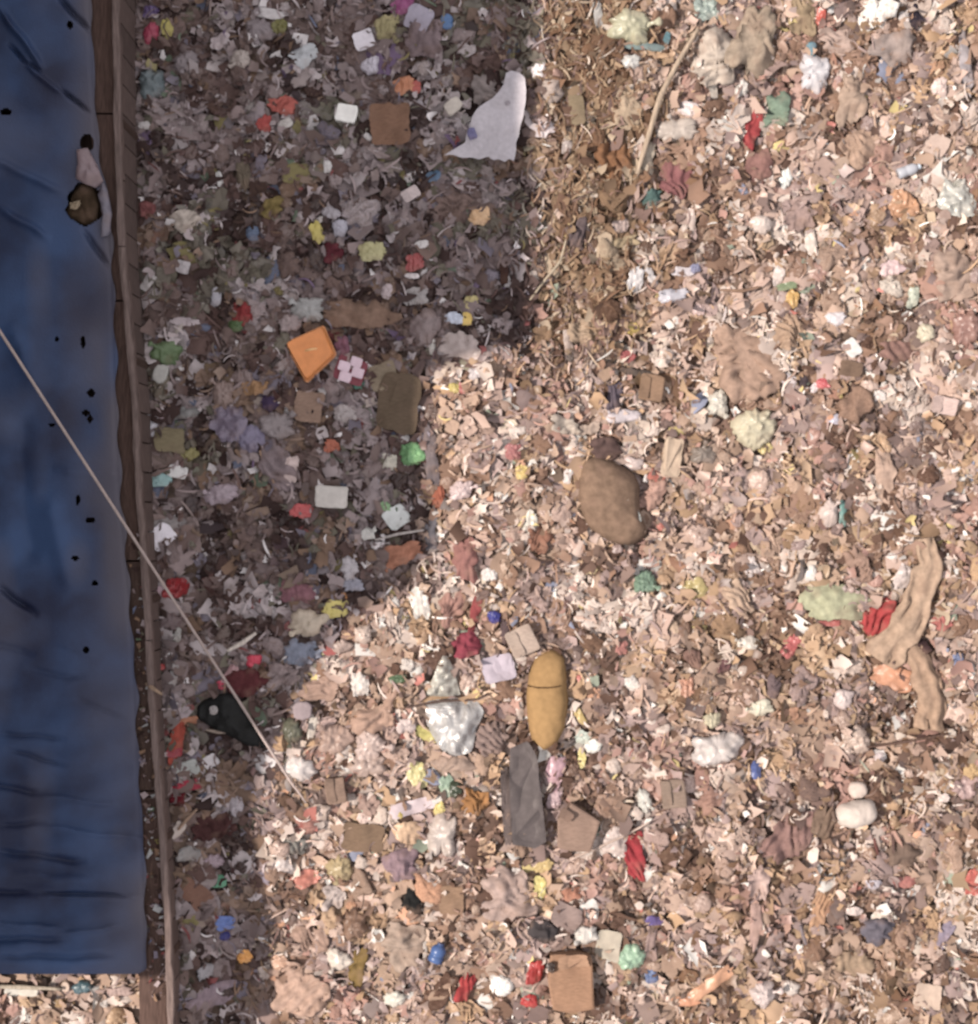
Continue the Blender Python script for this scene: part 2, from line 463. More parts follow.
def build_tarp():
    ys = np.concatenate([np.linspace(-130, 0, 20)[:-1], np.linspace(0, 974, 560)])
    nu = 130
    rows = []
    for y in ys:
        e = np.interp(y, ED_Y, ED_X) + 1.6 * math.sin(y * 0.11) + 2.2 * vnoise(np.array([y / 24.0]), np.array([0.5]), 8)[0]
        rows.append(np.stack([np.concatenate([np.linspace(-330, -12, 16)[:-1], np.linspace(-12, e, nu - 15)]), np.full(nu, y)], 1))
    G = np.concatenate(rows)
    z = tarp_h(G[:, 0], G[:, 1])
    for x0, y0, x1, y1, wd, hh in WRINKLES:
        d = np.array([x1 - x0, y1 - y0], float); L = np.hypot(*d); d /= L
        u = (G[:, 0] - x0) * d[0] + (G[:, 1] - y0) * d[1]
        v = -(G[:, 0] - x0) * d[1] + (G[:, 1] - y0) * d[0] + 2.0 * vnoise(u / 18, u * 0 + x0, 5)
        m = np.clip(np.minimum(u + 8, L + 8 - u) / 16, 0, 1)
        z += hh * (2.2 if y0 < 640 else 1.45) * m * np.exp(-(v / (wd * 0.62)) ** 2)
    e = np.interp(G[:, 1], ED_Y, ED_X)
    z -= 0.03 * np.clip((G[:, 0] - e + 7) / 7, 0, 1) ** 2          # the hem turns down over the plank
    z -= 0.10 * np.clip((G[:, 1] - 958) / 16, 0, 1) ** 2
    z += 0.010 * np.sin(G[:, 1] * 2 * PI / 41 + 0.06 * G[:, 0]) * np.clip((G[:, 1] - 640) / 120, 0, 1)
    x, y = px2w(G[:, 0], G[:, 1], z)
    x = np.maximum(x, WALL_X + 0.01)
    V = np.stack([x, y, z], 1)
    nr = len(ys)
    i = np.arange(nr * nu).reshape(nr, nu)
    quads = np.stack([i[:-1, :-1].ravel(), i[1:, :-1].ravel(), i[1:, 1:].ravel(), i[:-1, 1:].ravel()], 1)
    # the torn hole beside the plank, and small holes
    c = G[quads].mean(1)
    hole = (((c[:, 0] - 85) / (18 + 4 * vnoise(c[:, 1] / 7, c[:, 0] * 0, 3))) ** 2 + ((c[:, 1] - 204) / 22) ** 2 < 1) | (((c[:, 0] - 87) / 7) ** 2 + ((c[:, 1] - 143) / 9) ** 2 < 1)
    for hx, hy, a, b in ((6, 112, 6, 3.5), (70, 25, 3, 4), (91, 393, 4, 4), (86, 413, 4, 3), (90, 419, 3, 4), (52, 425, 3, 2.5), (57, 339, 2, 3), (83, 342, 2.5, 6), (75, 558, 4, 2.5), (95, 583, 3.5, 2.5), (86, 650, 3, 3.5), (90, 520, 5, 3), (78, 500, 2.5, 5)):
        hole |= ((c[:, 0] - hx) / a) ** 2 + ((c[:, 1] - hy) / b) ** 2 < 1
    quads = quads[~hole]
    me = make_mesh('tarpaulin', V, quads.tolist(), None)
    dust = np.clip(1 - (e - G[:, 0]) / 75, 0, 1) ** 1.3 * np.clip(0.75 + 0.6 * vnoise(G[:, 0] / 30, G[:, 1] / 60, 31), 0, 1)
    dust = np.maximum(dust, 0.7 * np.clip(vnoise(G[:, 0] / 40, G[:, 1] / 70, 32) - 0.35, 0, 1))
    ca = me.color_attributes.new('dust', 'FLOAT_COLOR', 'POINT')
    ca.data.foreach_set('color', np.repeat(dust, 4).astype(np.float32))
    m, t, p = new_mat('blue_tarpaulin')
    at = t.nodes.new('ShaderNodeAttribute'); at.attribute_name = 'dust'
    tc = t.nodes.new('ShaderNodeTexCoord')
    n = t.nodes.new('ShaderNodeTexNoise'); n.inputs['Scale'].default_value = 1.6; n.inputs['Detail'].default_value = 5
    t.links.new(tc.outputs['Object'], n.inputs['Vector'])
    cr = t.nodes.new('ShaderNodeValToRGB')
    cr.color_ramp.elements[0].position = 0.36; cr.color_ramp.elements[0].color = (*TB0, 1)
    cr.color_ramp.elements[1].position = 0.66; cr.color_ramp.elements[1].color = (*TB1, 1)
    t.links.new(n.outputs['Fac'], cr.inputs['Fac'])
    mx = t.nodes.new('ShaderNodeMix'); mx.data_type = 'RGBA'
    t.links.new(at.outputs['Fac'], mx.inputs['Factor']); t.links.new(cr.outputs['Color'], mx.inputs['A'])
    mx.inputs['B'].default_value = (*TDUST, 1)
    t.links.new(mx.outputs['Result'], p.inputs['Base Color'])
    p.inputs['Roughness'].default_value = 0.55; p.inputs['Specular IOR Level'].default_value = 0.25
    w = t.nodes.new('ShaderNodeTexNoise'); w.inputs['Scale'].default_value = 60
    t.links.new(tc.outputs['Object'], w.inputs['Vector'])
    b = t.nodes.new('ShaderNodeBump'); b.inputs['Strength'].default_value = 0.25; b.inputs['Distance'].default_value = 0.01
    t.links.new(w.outputs['Fac'], b.inputs['Height']); t.links.new(b.outputs['Normal'], p.inputs['Normal'])
    me.materials.append(m)
    o = link('tarpaulin', me)
    tag(o, 'worn blue tarpaulin pulled over the plank shed along the left edge', 'tarpaulin')
    # torn flap of faded cloth above the hole
    def flap(name, pts, rgb, lift, seed, relief='film', mat='plastic'):
        q = np.array(pts, float); cx, cy = q.mean(0)
        z0 = float(tarp_h(cx, cy)) + lift
        wx, wy = px2w(cx, cy, z0); sc = (CAM_Z - z0) / F_PX
        out = np.stack([(q[:, 0] - cx) * sc, (cy - q[:, 1]) * sc], 1)
        q2 = np.concatenate([out, out[:1]]); d = np.concatenate([[0], np.cumsum(np.hypot(*np.diff(q2, axis=0).T))])
        tt = np.linspace(0, d[-1], 30, endpoint=False)
        out = np.stack([np.interp(tt, d, q2[:, 0]), np.interp(tt, d, q2[:, 1])], 1)
        if np.sum(out[:, 0] * np.roll(out[:, 1], -1) - out[:, 1] * np.roll(out[:, 0], -1)) < 0: out = out[::-1].copy()
        V, F, sg, rg = disc(out, relief, seed, 0.05, 5)
        V, F = skirt(V, F, sg, rg, 0.012)
        return link(name, make_mesh(name, V, F, M[mat], True), (wx, wy, z0), 0, None, albedo(rgb, True))
    f = flap('torn_flap', [(77, 150), (88, 148), (97, 165), (104, 182), (96, 188), (84, 184), (75, 178), (78, 165)], (128, 106, 112), 0.012, 5)
    f.parent = o; f['label'] = 'faded pink torn flap at the hole'
    f = flap('torn_flap', [(102, 180), (108, 190), (112, 215), (110, 235), (101, 238), (103, 215), (98, 195)], (105, 98, 112), 0.012, 6)
    f.parent = o; f['label'] = 'grey torn flap at the hole'
    # brown bundle showing in the hole
    bnd = flap('cloth_bundle', [(74, 190), (84, 180), (94, 186), (100, 205), (97, 224), (86, 226), (70, 222), (63, 212), (70, 202)], (66, 50, 36), -0.05, 9, 'pile', 'cloth')
    tag(bnd, 'dark brown cloth bundle lying in the torn hole of the blue tarpaulin', 'cloth')
    pc = flap('strip', [(70, 203), (80, 200), (81, 204), (76, 210), (70, 209)], (150, 130, 105), 0.035, 12, 'film', 'cloth'); pc.parent = bnd
    pc.location = tuple(np.array(pc.location) - np.array(bnd.location)); pc['label'] = 'pale strip on the brown bundle'
TB0 = lin((26, 33, 57)) / 0.95; TB1 = lin((46, 66, 100)) / 0.95; TDUST = lin((78, 74, 82)) / 0.95
build_tarp()

def build_shed():
    root = bpy.data.objects.new('plank_shed', None); C.objects.link(root)
    root.location = (-3.2, 0, -0.15)
    tag(root, 'low shed of weathered brown planks carrying the blue tarpaulin', 'shed')
    off = np.array(root.location)
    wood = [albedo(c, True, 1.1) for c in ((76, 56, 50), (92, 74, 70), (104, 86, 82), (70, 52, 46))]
    def plank(name, y0, y1, xa, xb, zt, th, col, seed):
        ys = np.linspace(y0, y1, max(4, int((y1 - y0) / 14)))
        V, F = [], []
        for k, y in enumerate(ys):
            a = np.interp(y, ED_Y, xa) + 0.9 * vnoise(y / 18.0, seed, seed); b = np.interp(y, ED_Y, xb) + 1.1 * vnoise(y / 15.0, seed + 3, seed)
            for xx, zz in ((a, zt), (a + 0.15 * (b - a), zt + 0.006), ((a + b) / 2, zt + 0.008 + 0.006 * float(vnoise(y / 30.0, 1.0, seed))), (b - 0.15 * (b - a), zt + 0.006), (b, zt), (b, zt - th), (a, zt - th)):
                wx, wy = px2w(xx, y, zt)
                V.append((wx - off[0], wy - off[1], zz - off[2]))
        n = 7
        for k in range(len(ys) - 1):
            for j in range(n):
                F.append((k * n + j, (k + 1) * n + j, (k + 1) * n + (j + 1) % n, k * n + (j + 1) % n))
        F.append(tuple(range(n))); F.append(tuple((len(ys) - 1) * n + j for j in range(n))[::-1])
        return link(name, make_mesh(name, V, F, M['wood'], False), (0, 0, 0), 0, root, col)
    e = np.array(ED_X) - 8; ri = np.array(RI_X); ro = np.array(RI_X) + 5
    for y0, y1, s in ((-140, 113, 1), (115, 300, 2), (302, 560, 3), (562, 790, 4), (792, 1050, 5)):
        plank('plank', y0, y1, e, ri, Z_RAIL - 0.035, 0.04, wood[0] if s != 4 else wood[3], s)
    for y0, y1, s in ((-140, 180, 6), (182, 470, 7), (472, 742, 8), (744, 1050, 9)):
        plank('plank', y0, y1, ri + 1, ro, Z_RAIL - 0.01, 0.05, wood[1], s)
    for y0, y1, s in ((-140, 246, 10), (247, 640, 11), (641, 1050, 12)):
        plank('batten', y0, y1, ri - 3, ri + 3.5, Z_RAIL + 0.035, 0.05, wood[2], s)
    # upright boards of the shed's side and end, posts
    yy = np.linspace(-130, 1045, 40)
    for k in range(39):
        ya, yb = yy[k], yy[k + 1] - 1.5
        V = []
        for y in (ya, yb):
            for dx in (0.0, -0.025):
                for z in (Z_RAIL - 0.03, -0.25):
                    wx, wy = px2w(np.interp(y, ED_Y, ro) - 2, y, Z_RAIL)
                    V.append((wx + dx - off[0], wy - off[1], z - off[2]))
        F = [(0, 1, 5, 4), (2, 6, 7, 3), (0, 4, 6, 2), (1, 3, 7, 5), (0, 2, 3, 1), (4, 5, 7, 6)]
        link('side_board', make_mesh('side_board', V, F, M['wood'], False), (0, 0, 0), 0, root, wood[1] * (0.8 + 0.35 * ((k * 7) % 5) / 5))
    for y in (-120, 120, 360, 600, 840, 955):
        for xx in (-60, None):
            xp = xx if xx is not None else np.interp(y, ED_Y, RI_X)
            wx, wy = px2w(xp, y, Z_RAIL)
            V, F = tube_mesh([(wx - off[0], wy - off[1], -0.25 - off[2]), (wx - off[0], wy - off[1] + 0.001, Z_RAIL - 0.06 - off[2])], [0.045, 0.04], 8)
            link('post', make_mesh('post', V, F, M['wood'], False), (0, 0, 0), 0, root, wood[3])
    # floor of boards that carries the sheet, seen through its holes
    for k in range(9):
        xa = -138 + k * 26
        V = []
        for y in (-120, 955):
            for xx in (xa, xa + 24):
                for z in (0.585, 0.56):
                    wx, wy = px2w(min(xx, np.interp(y, ED_Y, RI_X)), y, 0.585); V.append((wx - off[0], wy - off[1], z - off[2]))
        F = [(0, 4, 6, 2), (1, 3, 7, 5), (0, 1, 5, 4), (2, 6, 7, 3), (0, 2, 3, 1), (4, 5, 7, 6)]
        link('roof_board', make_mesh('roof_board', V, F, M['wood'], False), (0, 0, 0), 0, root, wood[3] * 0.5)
build_shed()

def build_rope():
    pts = []
    a = np.array([-233.0, -25.0]); b = np.array([282.0, 768.0])
    za = 2.2; zb = on_ground(282, 768, 0.10)[2]
    A = np.array([*px2w(*a, za), za]); B = np.array([*px2w(*b, zb), zb])
    A[0] = WALL_X + 0.02
    tt = np.linspace(0, 1, 60)
    pts = [A + (B - A) * t for t in tt]
    for q in ((287, 776), (293, 785), (300, 794), (306, 803)):
        pts.append(np.array(on_ground(*q, 0.075)))
    pts = np.array(pts)
    rad = np.full(len(pts), 0.0115); rad[-4:] = (0.011, 0.010, 0.009, 0.008)
    # three strands laid round each other
    c = pts.mean(0)
    V, F = tube_mesh(pts - c, rad, 8)
    o = link('rope', make_mesh('rope', V, F, M['clean'], True), c, 0, None, albedo((160, 140, 136), True))
    tag(o, 'long taut pale rope stretched diagonally across the blue tarpaulin', 'rope')
build_rope()
# ------------------------------------------------------------------ the things one recognises first (also used as landmarks in labels)
LAND = []          # (px, py, short name)
def landmark(o, px, py, short, label, cat, group=None):
    tag(o, label, cat, group); LAND.append((px, py, short)); USED_LABELS.add(label)
    return o

def sub(parent, name, code, px, py, w, h, ang, rgb, seed, lift, label=None, **kw):
    """a part lying on its thing"""
    c = make_item(code, px, py, w, h, ang, rgb, seed, lift=lift, name=name, **kw)
    del c['category']
    c.parent = parent; c.location = tuple(np.array(c.location) - np.array(parent.location))
    if label: c['label'] = label
    return c

# orange tub: base, four walls with a rim
def build_tub():
    q = [(284, 343), (324, 325), (337, 355), (306.5, 384)]
    cx, cy = 312, 352
    x0, y0, z0 = on_ground(cx, cy, 0.07); sc = (CAM_Z - z0) / F_PX
    P = np.array([((a - cx) * sc, (cy - b) * sc) for a, b in q])[::-1]
    col = albedo((226, 130, 36), True)
    root = bpy.data.objects.new('plastic_tub', None); C.objects.link(root); root.location = (x0, y0, z0)
    def loop(f, n=9, r=0.10):
        # rounded quadrilateral scaled by f
        out = []
        for i in range(4):
            a, b, c = P[i - 1] * f, P[i] * f, P[(i + 1) % 4] * f
            p0 = b + (a - b) * r; p1 = b + (c - b) * r
            for t in np.linspace(0, 1, n):
                out.append((1 - t) ** 2 * p0 + 2 * t * (1 - t) * b + t * t * p1)
        return np.array(out)
    def shell(name, rows, color, cap=True):
        V = np.concatenate([np.column_stack([loop(f), np.full(36, z)]) for f, z in rows]); n = 36
        F = [(k * n + j, (k + 1) * n + j, (k + 1) * n + (j + 1) % n, k * n + (j + 1) % n) for k in range(len(rows) - 1) for j in range(n)]
        if cap: F.append(tuple((len(rows) - 1) * n + j for j in range(n))[::-1])
        return link(name, make_mesh(name, V, F, M['hard'], False), (0, 0, 0), 0, root, color)
    # turned over: its flat bottom is up, sides flare down to the rim
    shell('base', [(0.90, 0.085), (0.86, 0.10), (0.5, 0.098), (0.3, 0.10), (0.05, 0.10)], col)
    shell('side', [(0.97, -0.02), (0.90, 0.085)], col * 0.98, False)
    shell('rim', [(0.96, -0.02), (1.0, -0.015), (1.0, 0.01), (0.965, 0.012), (0.955, 0.0)], albedo((232, 150, 80), True), False)
    V, F = tube_mesh([(-0.045, 0.0, 0.101), (0, 0.012, 0.103), (0.05, 0.018, 0.101)], [0.006, 0.010, 0.005], 8, 0.4)
    link('molding_mark', make_mesh('molding_mark', V, F, M['hard'], True), (0, 0, 0), 0, root, albedo((235, 175, 100), True))
    TRACED.append((cx, cy, 28, 30, 0.0))
    landmark(root, cx, cy, 'orange tub', 'bright orange square plastic tub lying in the shaded litter', 'tub')
build_tub()

slab = [(506, 74), (511, 71), (516, 72), (522, 75), (525, 80), (526, 93), (525.5, 104), (524, 112), (523, 119), (520, 128), (519, 136), (516, 143), (516, 152), (514, 162), (509, 159), (505, 163), (499, 160), (493, 161), (488, 157), (480, 160), (472, 158), (462, 159), (452, 156), (444, 157), (450, 153), (460, 151), (465, 147), (466, 138), (470, 129), (472, 120), (478, 110), (487, 103), (493, 99), (499, 92), (504, 84)]
o = make_item('card', 500, 122, 0, 0, 0, (182, 172, 180), 5, T=0.07, shape=slab, name='foam_slab', mat='foam', seg=90)
sub(o, 'grimy_corner', 'rag', 484, 91, 26, 32, 0, (132, 118, 116), 77, 0.06, 'grimy grey upper corner')
for a, b, w, h, t in ((508, 103, 5, 5, 20), (500, 127, 3, 12, -15), (486, 118, 2.5, 11, -20)):
    sub(o, 'dent', 'film', a, b, w, h, t, (150, 138, 146), 80 + a, 0.125)
landmark(o, 500, 118, 'white foam slab', 'large torn white foam slab at the edge of the shade', 'foam')
sub(o, 'printed_mark', 'film', 472, 134, 9, 12, 20, (105, 100, 145), 71, 0.15, 'violet printed mark')

o = make_item('sack', 609, 500, 0, 0, 0, (150, 116, 92), 8, T=0.20,
              shape=[(582, 458), (596, 455), (615, 461), (632, 471), (640, 484), (640, 504), (642, 519), (649, 532), (640, 543), (624, 546), (606, 540), (588, 529), (579, 511), (576, 494), (577.5, 476)])
landmark(o, 609, 500, 'plump brown sack', 'large plump brown sack with a dark tied neck', 'sack')
sub(o, 'tied_neck', 'pile', 607, 449, 32, 22, -15, (112, 84, 78), 3, 0.06, 'dark mauve gathered neck')
sub(o, 'torn_patch', 'film', 634, 520, 13, 22, 15, (205, 200, 188), 4, 0.14, 'white torn patch')
sub(o, 'torn_patch', 'film', 626, 500, 5, 3, 30, (225, 210, 195), 6, 0.20)

o = make_item('sack', 548, 700, 0, 0, 0, (190, 142, 82), 15, T=0.15, name='cushion', mat='clean',
              shape=[(537, 654), (553, 648), (564, 655), (567, 675), (568.5, 704), (565, 729), (555, 747), (541.5, 751), (531, 740), (527, 715), (526, 688), (531, 666)])
landmark(o, 548, 700, 'mustard cushion', 'long mustard yellow cushion with a seam across it', 'cushion')
P = [np.array(on_ground(a, b, 0.20)) - np.array(o.location) for a, b in ((528, 687), (538, 688), (548, 688), (558, 687), (566, 685))]
for k, dz in enumerate((-0.09, -0.005, 0.0, -0.005, -0.09)): P[k][2] = 0.165 + dz
V, F = tube_mesh(P, [0.006] * 5, 6)
link('seam', make_mesh('seam', V, F, M['cloth'], True), (0, 0, 0), 0, o, albedo((120, 85, 50), False))

o = make_item('card', 522, 795, 0, 0, 0, (112, 97, 94), 22, T=0.06, name='plank', mat='rubber',
              shape=[(510, 747), (528, 740), (537, 756), (540.5, 787), (546, 839), (535, 846), (512, 841), (510, 800), (509, 770)])
landmark(o, 524, 795, 'dark grey board', 'long dark grey weathered board below the mustard cushion', 'board')
sub(o, 'side_strip', 'card', 506, 806, 9, 76, 3, (122, 103, 98), 9, 0.05, 'narrow strip along its left side', seg=28, rings=4)

o = make_item('box', 577, 826, 0, 0, 0, (168, 132, 112), 23, T=0.13,
              shape=[(557, 817), (571, 801), (599, 819), (590, 849), (570, 848), (557, 845)])
landmark(o, 577, 826, 'small brown carton', 'squashed small brown carton beside the dark grey board', 'carton')
sub(o, 'flap', 'card', 566, 815, 14, 10, -35, (150, 116, 98), 9, 0.20)
o = make_item('box', 571, 976, 0, 0, 0, (182, 132, 98), 24, T=0.16,
              shape=[(550, 950), (578, 949), (591, 953), (593, 1003), (570, 1008), (552, 1004), (547, 975)])
landmark(o, 571, 976, 'large brown carton', 'large brown carton standing at the bottom edge', 'carton')
sub(o, 'flap', 'card', 573, 961, 30, 14, 5, (195, 145, 110), 12, 0.24)
sub(o, 'handle_hole', 'film', 551, 968, 8, 11, 0, (70, 48, 38), 13, 0.22, 'dark hole in the carton')

o = make_item('bag', 233, 720, 0, 0, 0, (20, 16, 18), 31, T=0.10, mat='rubber',
              shape=[(199, 703), (215, 694), (233, 692), (245, 708), (257, 729), (268, 748), (250, 747), (229, 736), (212, 727), (199, 718)])
landmark(o, 233, 720, 'black rubbish bag', 'black plastic rubbish bag under the end of the rope', 'plastic bag')
sub(o, 'crumpled_top', 'film', 214, 710, 8, 8, 0, (150, 140, 140), 3, 0.19, 'pale scrap of the bag top')

o = make_item('foil', 452, 728, 0, 0, 0, (214, 204, 198), 35, T=0.09, shape=[(425, 702), (450, 699), (474, 697), (485, 712), (477, 728), (472, 752), (448, 757), (438, 745), (427, 729)])
landmark(o, 450, 728, 'silver foil sheet', 'crumpled bright silver foil sheet left of the dark grey board', 'foil')
o = make_item('foil', 444, 680, 0, 0, 0, (228, 216, 198), 36, T=0.07, shape=[(441, 655), (448, 655), (455, 674), (461, 696), (444, 697), (425, 696), (434, 675)])
landmark(o, 444, 674, 'pale foil fan', 'pale pleated foil wrapper fanning out above the silver foil sheet', 'foil')

o = make_item('rag', 832, 602, 64, 34, 2, (192, 186, 146), 40)
landmark(o, 832, 602, 'pale green cloth', 'pale green cloth spread flat left of a red one', 'cloth')
o = make_item('rag', 881, 619, 42, 34, 10, (196, 64, 64), 41)
landmark(o, 884, 618, 'bright red cloth', 'bright red cloth under the twisted tan cloth', 'cloth')
o = make_item('film', 892, 678, 44, 20, -18, (228, 152, 108), 42)
landmark(o, 892, 678, 'peach plastic sheet', 'peach orange plastic sheet below the bright red cloth', 'wrapper')
o = make_strip('twisted_cloth', 'cloth', [(926, 538), (929, 566), (916, 604), (898, 636), (880, 660)], 33, (200, 162, 132), flat=0.26, lift=0.08, n=34, taper=(0.6, 0.9, 1.3), folds=0.17, seed=2)
landmark(o, 915, 600, 'twisted tan cloth', 'long twisted tan cloth draped over the bright red cloth', 'cloth')
o = make_strip('twisted_cloth', 'cloth', [(908, 645), (924, 668), (933, 700), (930, 730)], 31, (192, 152, 122), flat=0.26, lift=0.07, n=28, taper=(0.5, 0.9, 1.0), folds=0.17, seed=4)
landmark(o, 928, 690, 'hanging brown cloth', 'brown twisted cloth trailing below the twisted tan cloth', 'cloth')

o = make_item('sack', 856, 814, 42, 28, 10, (242, 216, 198), 44, T=0.12, name='stuffed_bundle', mat='clean')
landmark(o, 856, 808, 'cream stuffed bundle', 'cream stuffed bundle with a round knob on top', 'bundle')
sub(o, 'knob', 'sack', 858, 790, 18, 17, 0, (238, 208, 190), 45, 0.06, mat='clean')

o = make_item('bag', 411, 454, 24, 24, 0, (88, 158, 80), 47)
landmark(o, 411, 454, 'green bag', 'crumpled light green plastic bag in the shade', 'plastic bag')
# red and white package: tray with four white blocks
o = make_item('box', 351, 371, 30, 25, -18, (130, 62, 74), 48, T=0.05, name='packet', mat='paper')
landmark(o, 351, 371, 'red and white packet', 'red and white packet with four pale panels', 'packet')
for a, b in ((344.5, 366.5), (356.5, 362.5), (345.5, 377), (358, 373)):
    sub(o, 'panel', 'box', a, b, 12, 10, -18, (212, 182, 196), 50 + int(a), 0.075, T=0.04, mat='paper')

o = make_bottle(438, 951, 20, 15, 70, (55, 112, 190), (60, 90, 150), 3)
landmark(o, 438, 951, 'blue bottle', 'short blue plastic bottle lying near the bottom edge', 'bottle')
o = make_strip('pole', 'pole', [(698, 29), (678, 62), (660, 97), (648, 138), (637, 174)], 6, (208, 176, 146), 'wood', 0.9, 0.10, 20, (0.7, 1.0, 0.8))
landmark(o, 667, 90, 'bent beige pole', 'long bent beige pole lying near the top edge', 'pole')
o = make_item('rag', 777, 112, 26, 38, -8, (128, 154, 124), 52)
landmark(o, 777, 112, 'grey green cloth', 'grey green pleated cloth beside a red one', 'cloth')
o = make_item('rag', 752, 133, 44, 16, 72, (190, 68, 70), 53)
landmark(o, 752, 133, 'narrow red cloth', 'narrow red cloth lying left of the grey green cloth', 'cloth')
o = make_item('bag', 814, 74, 30, 36, 0, (232, 220, 220), 54)
landmark(o, 814, 74, 'white tied bag', 'white plastic bag tied off with turquoise', 'plastic bag')
knot(o, 814, 74, -2, -17, 13, (70, 165, 190), False)
o = make_item('foil', 956, 199, 34, 36, 10, (226, 216, 200), 55)
landmark(o, 956, 199, 'glossy white bag', 'glossy silvery white bag at the right edge', 'plastic bag')
o = make_item('rag', 751, 44, 46, 72, -10, (182, 156, 132), 56)
landmark(o, 751, 44, 'big grey beige sack', 'big flattened grey beige sack near the top edge', 'sack')
o = make_item('bag', 718, 748, 52, 34, 15, (222, 202, 192), 57)
landmark(o, 718, 748, 'big whitish bag', 'big whitish plastic bag right of the mustard cushion', 'plastic bag')
o = make_item('rag', 788, 838, 66, 40, 42, (166, 122, 112), 58)
landmark(o, 788, 838, 'mauve brown garment', 'mauve brown folded garment lying left of the cream stuffed bundle', 'garment')
o = make_item('rag', 501, 900, 58, 56, 0, (200, 166, 152), 59)
landmark(o, 501, 900, 'pleated pink cloth', 'pleated pinkish cloth fanning out below the dark grey board', 'cloth')
o = make_item('rag', 635, 857, 46, 20, 98, (192, 56, 64), 60)
landmark(o, 635, 857, 'crimson cloth', 'crimson cloth strip right of the small brown carton', 'cloth')
o = make_item('bag', 632, 957, 25, 25, 0, (160, 206, 158), 61)
landmark(o, 632, 957, 'mint green bag', 'mint green plastic bag right of the large brown carton', 'plastic bag')
o = make_item('pap', 161, 536, 24, 21, 42, (218, 208, 218), 62)
landmark(o, 161, 536, 'white square card', 'white square card lying against the plank shed', 'paper')
o = make_item('hard', 176, 588, 22, 22, 0, (140, 22, 30), 63, T=0.09)
landmark(o, 176, 588, 'dark red lid', 'round dark red plastic lid beside the rope', 'lid')
o = make_item('bag', 299, 768, 32, 22, -15, (238, 218, 208), 64)
landmark(o, 299, 768, 'white bag on the rope', 'white plastic bag at the lower end of the rope', 'plastic bag')
o = make_item('rag', 299, 988, 58, 46, 0, (212, 168, 144), 65)
landmark(o, 299, 988, 'large pink cloth', 'large pinkish cloth at the bottom edge beside the shade', 'cloth')
o = make_item('rag', 744, 357, 58, 76, 25, (190, 150, 126), 66)
landmark(o, 744, 357, 'large tan cloth', 'large tan folded cloth right of the centre', 'cloth')
o = make_item('bag', 755, 427, 42, 40, 0, (222, 204, 168), 67)
landmark(o, 755, 427, 'pale yellow bag', 'pale yellow plastic bag below the large tan cloth', 'plastic bag')
o = make_item('card', 391, 124, 40, 42, 3, (128, 92, 72), 68)
landmark(o, 391, 124, 'brown cardboard sheet', 'brown square cardboard sheet left of the white foam slab', 'cardboard')
o = make_item('card', 398, 402, 42, 58, -8, (98, 80, 64), 69)
landmark(o, 398, 402, 'olive cardboard sheet', 'dark olive brown cardboard sheet above the green bag', 'cardboard')
o = make_item('box', 332, 497, 32, 22, -3, (192, 182, 177), 70, T=0.10, mat='paper')
landmark(o, 332, 497, 'pale grey carton', 'pale grey flat carton in the shaded litter', 'carton')
o = make_item('box', 347, 115, 21, 18, -12, (238, 232, 228), 72, T=0.08, mat='paper')
landmark(o, 347, 115, 'small white box', 'small bright white box left of the brown cardboard sheet', 'box')
o = make_item('rag', 465, 562, 26, 54, 4, (176, 116, 106), 73)
landmark(o, 465, 562, 'faded red cloth', 'long faded red striped cloth beside the shade', 'cloth')
o = make_item('pile', 467, 646, 30, 26, 0, (168, 66, 82), 74)
landmark(o, 467, 646, 'raspberry cloth', 'crumpled raspberry red cloth above the pale foil fan', 'cloth')
o = make_item('bag', 153, 85, 30, 30, 10, (98, 112, 118), 75)
landmark(o, 153, 85, 'grey teal bag', 'grey teal plastic bag beside the top of the shed', 'plastic bag')
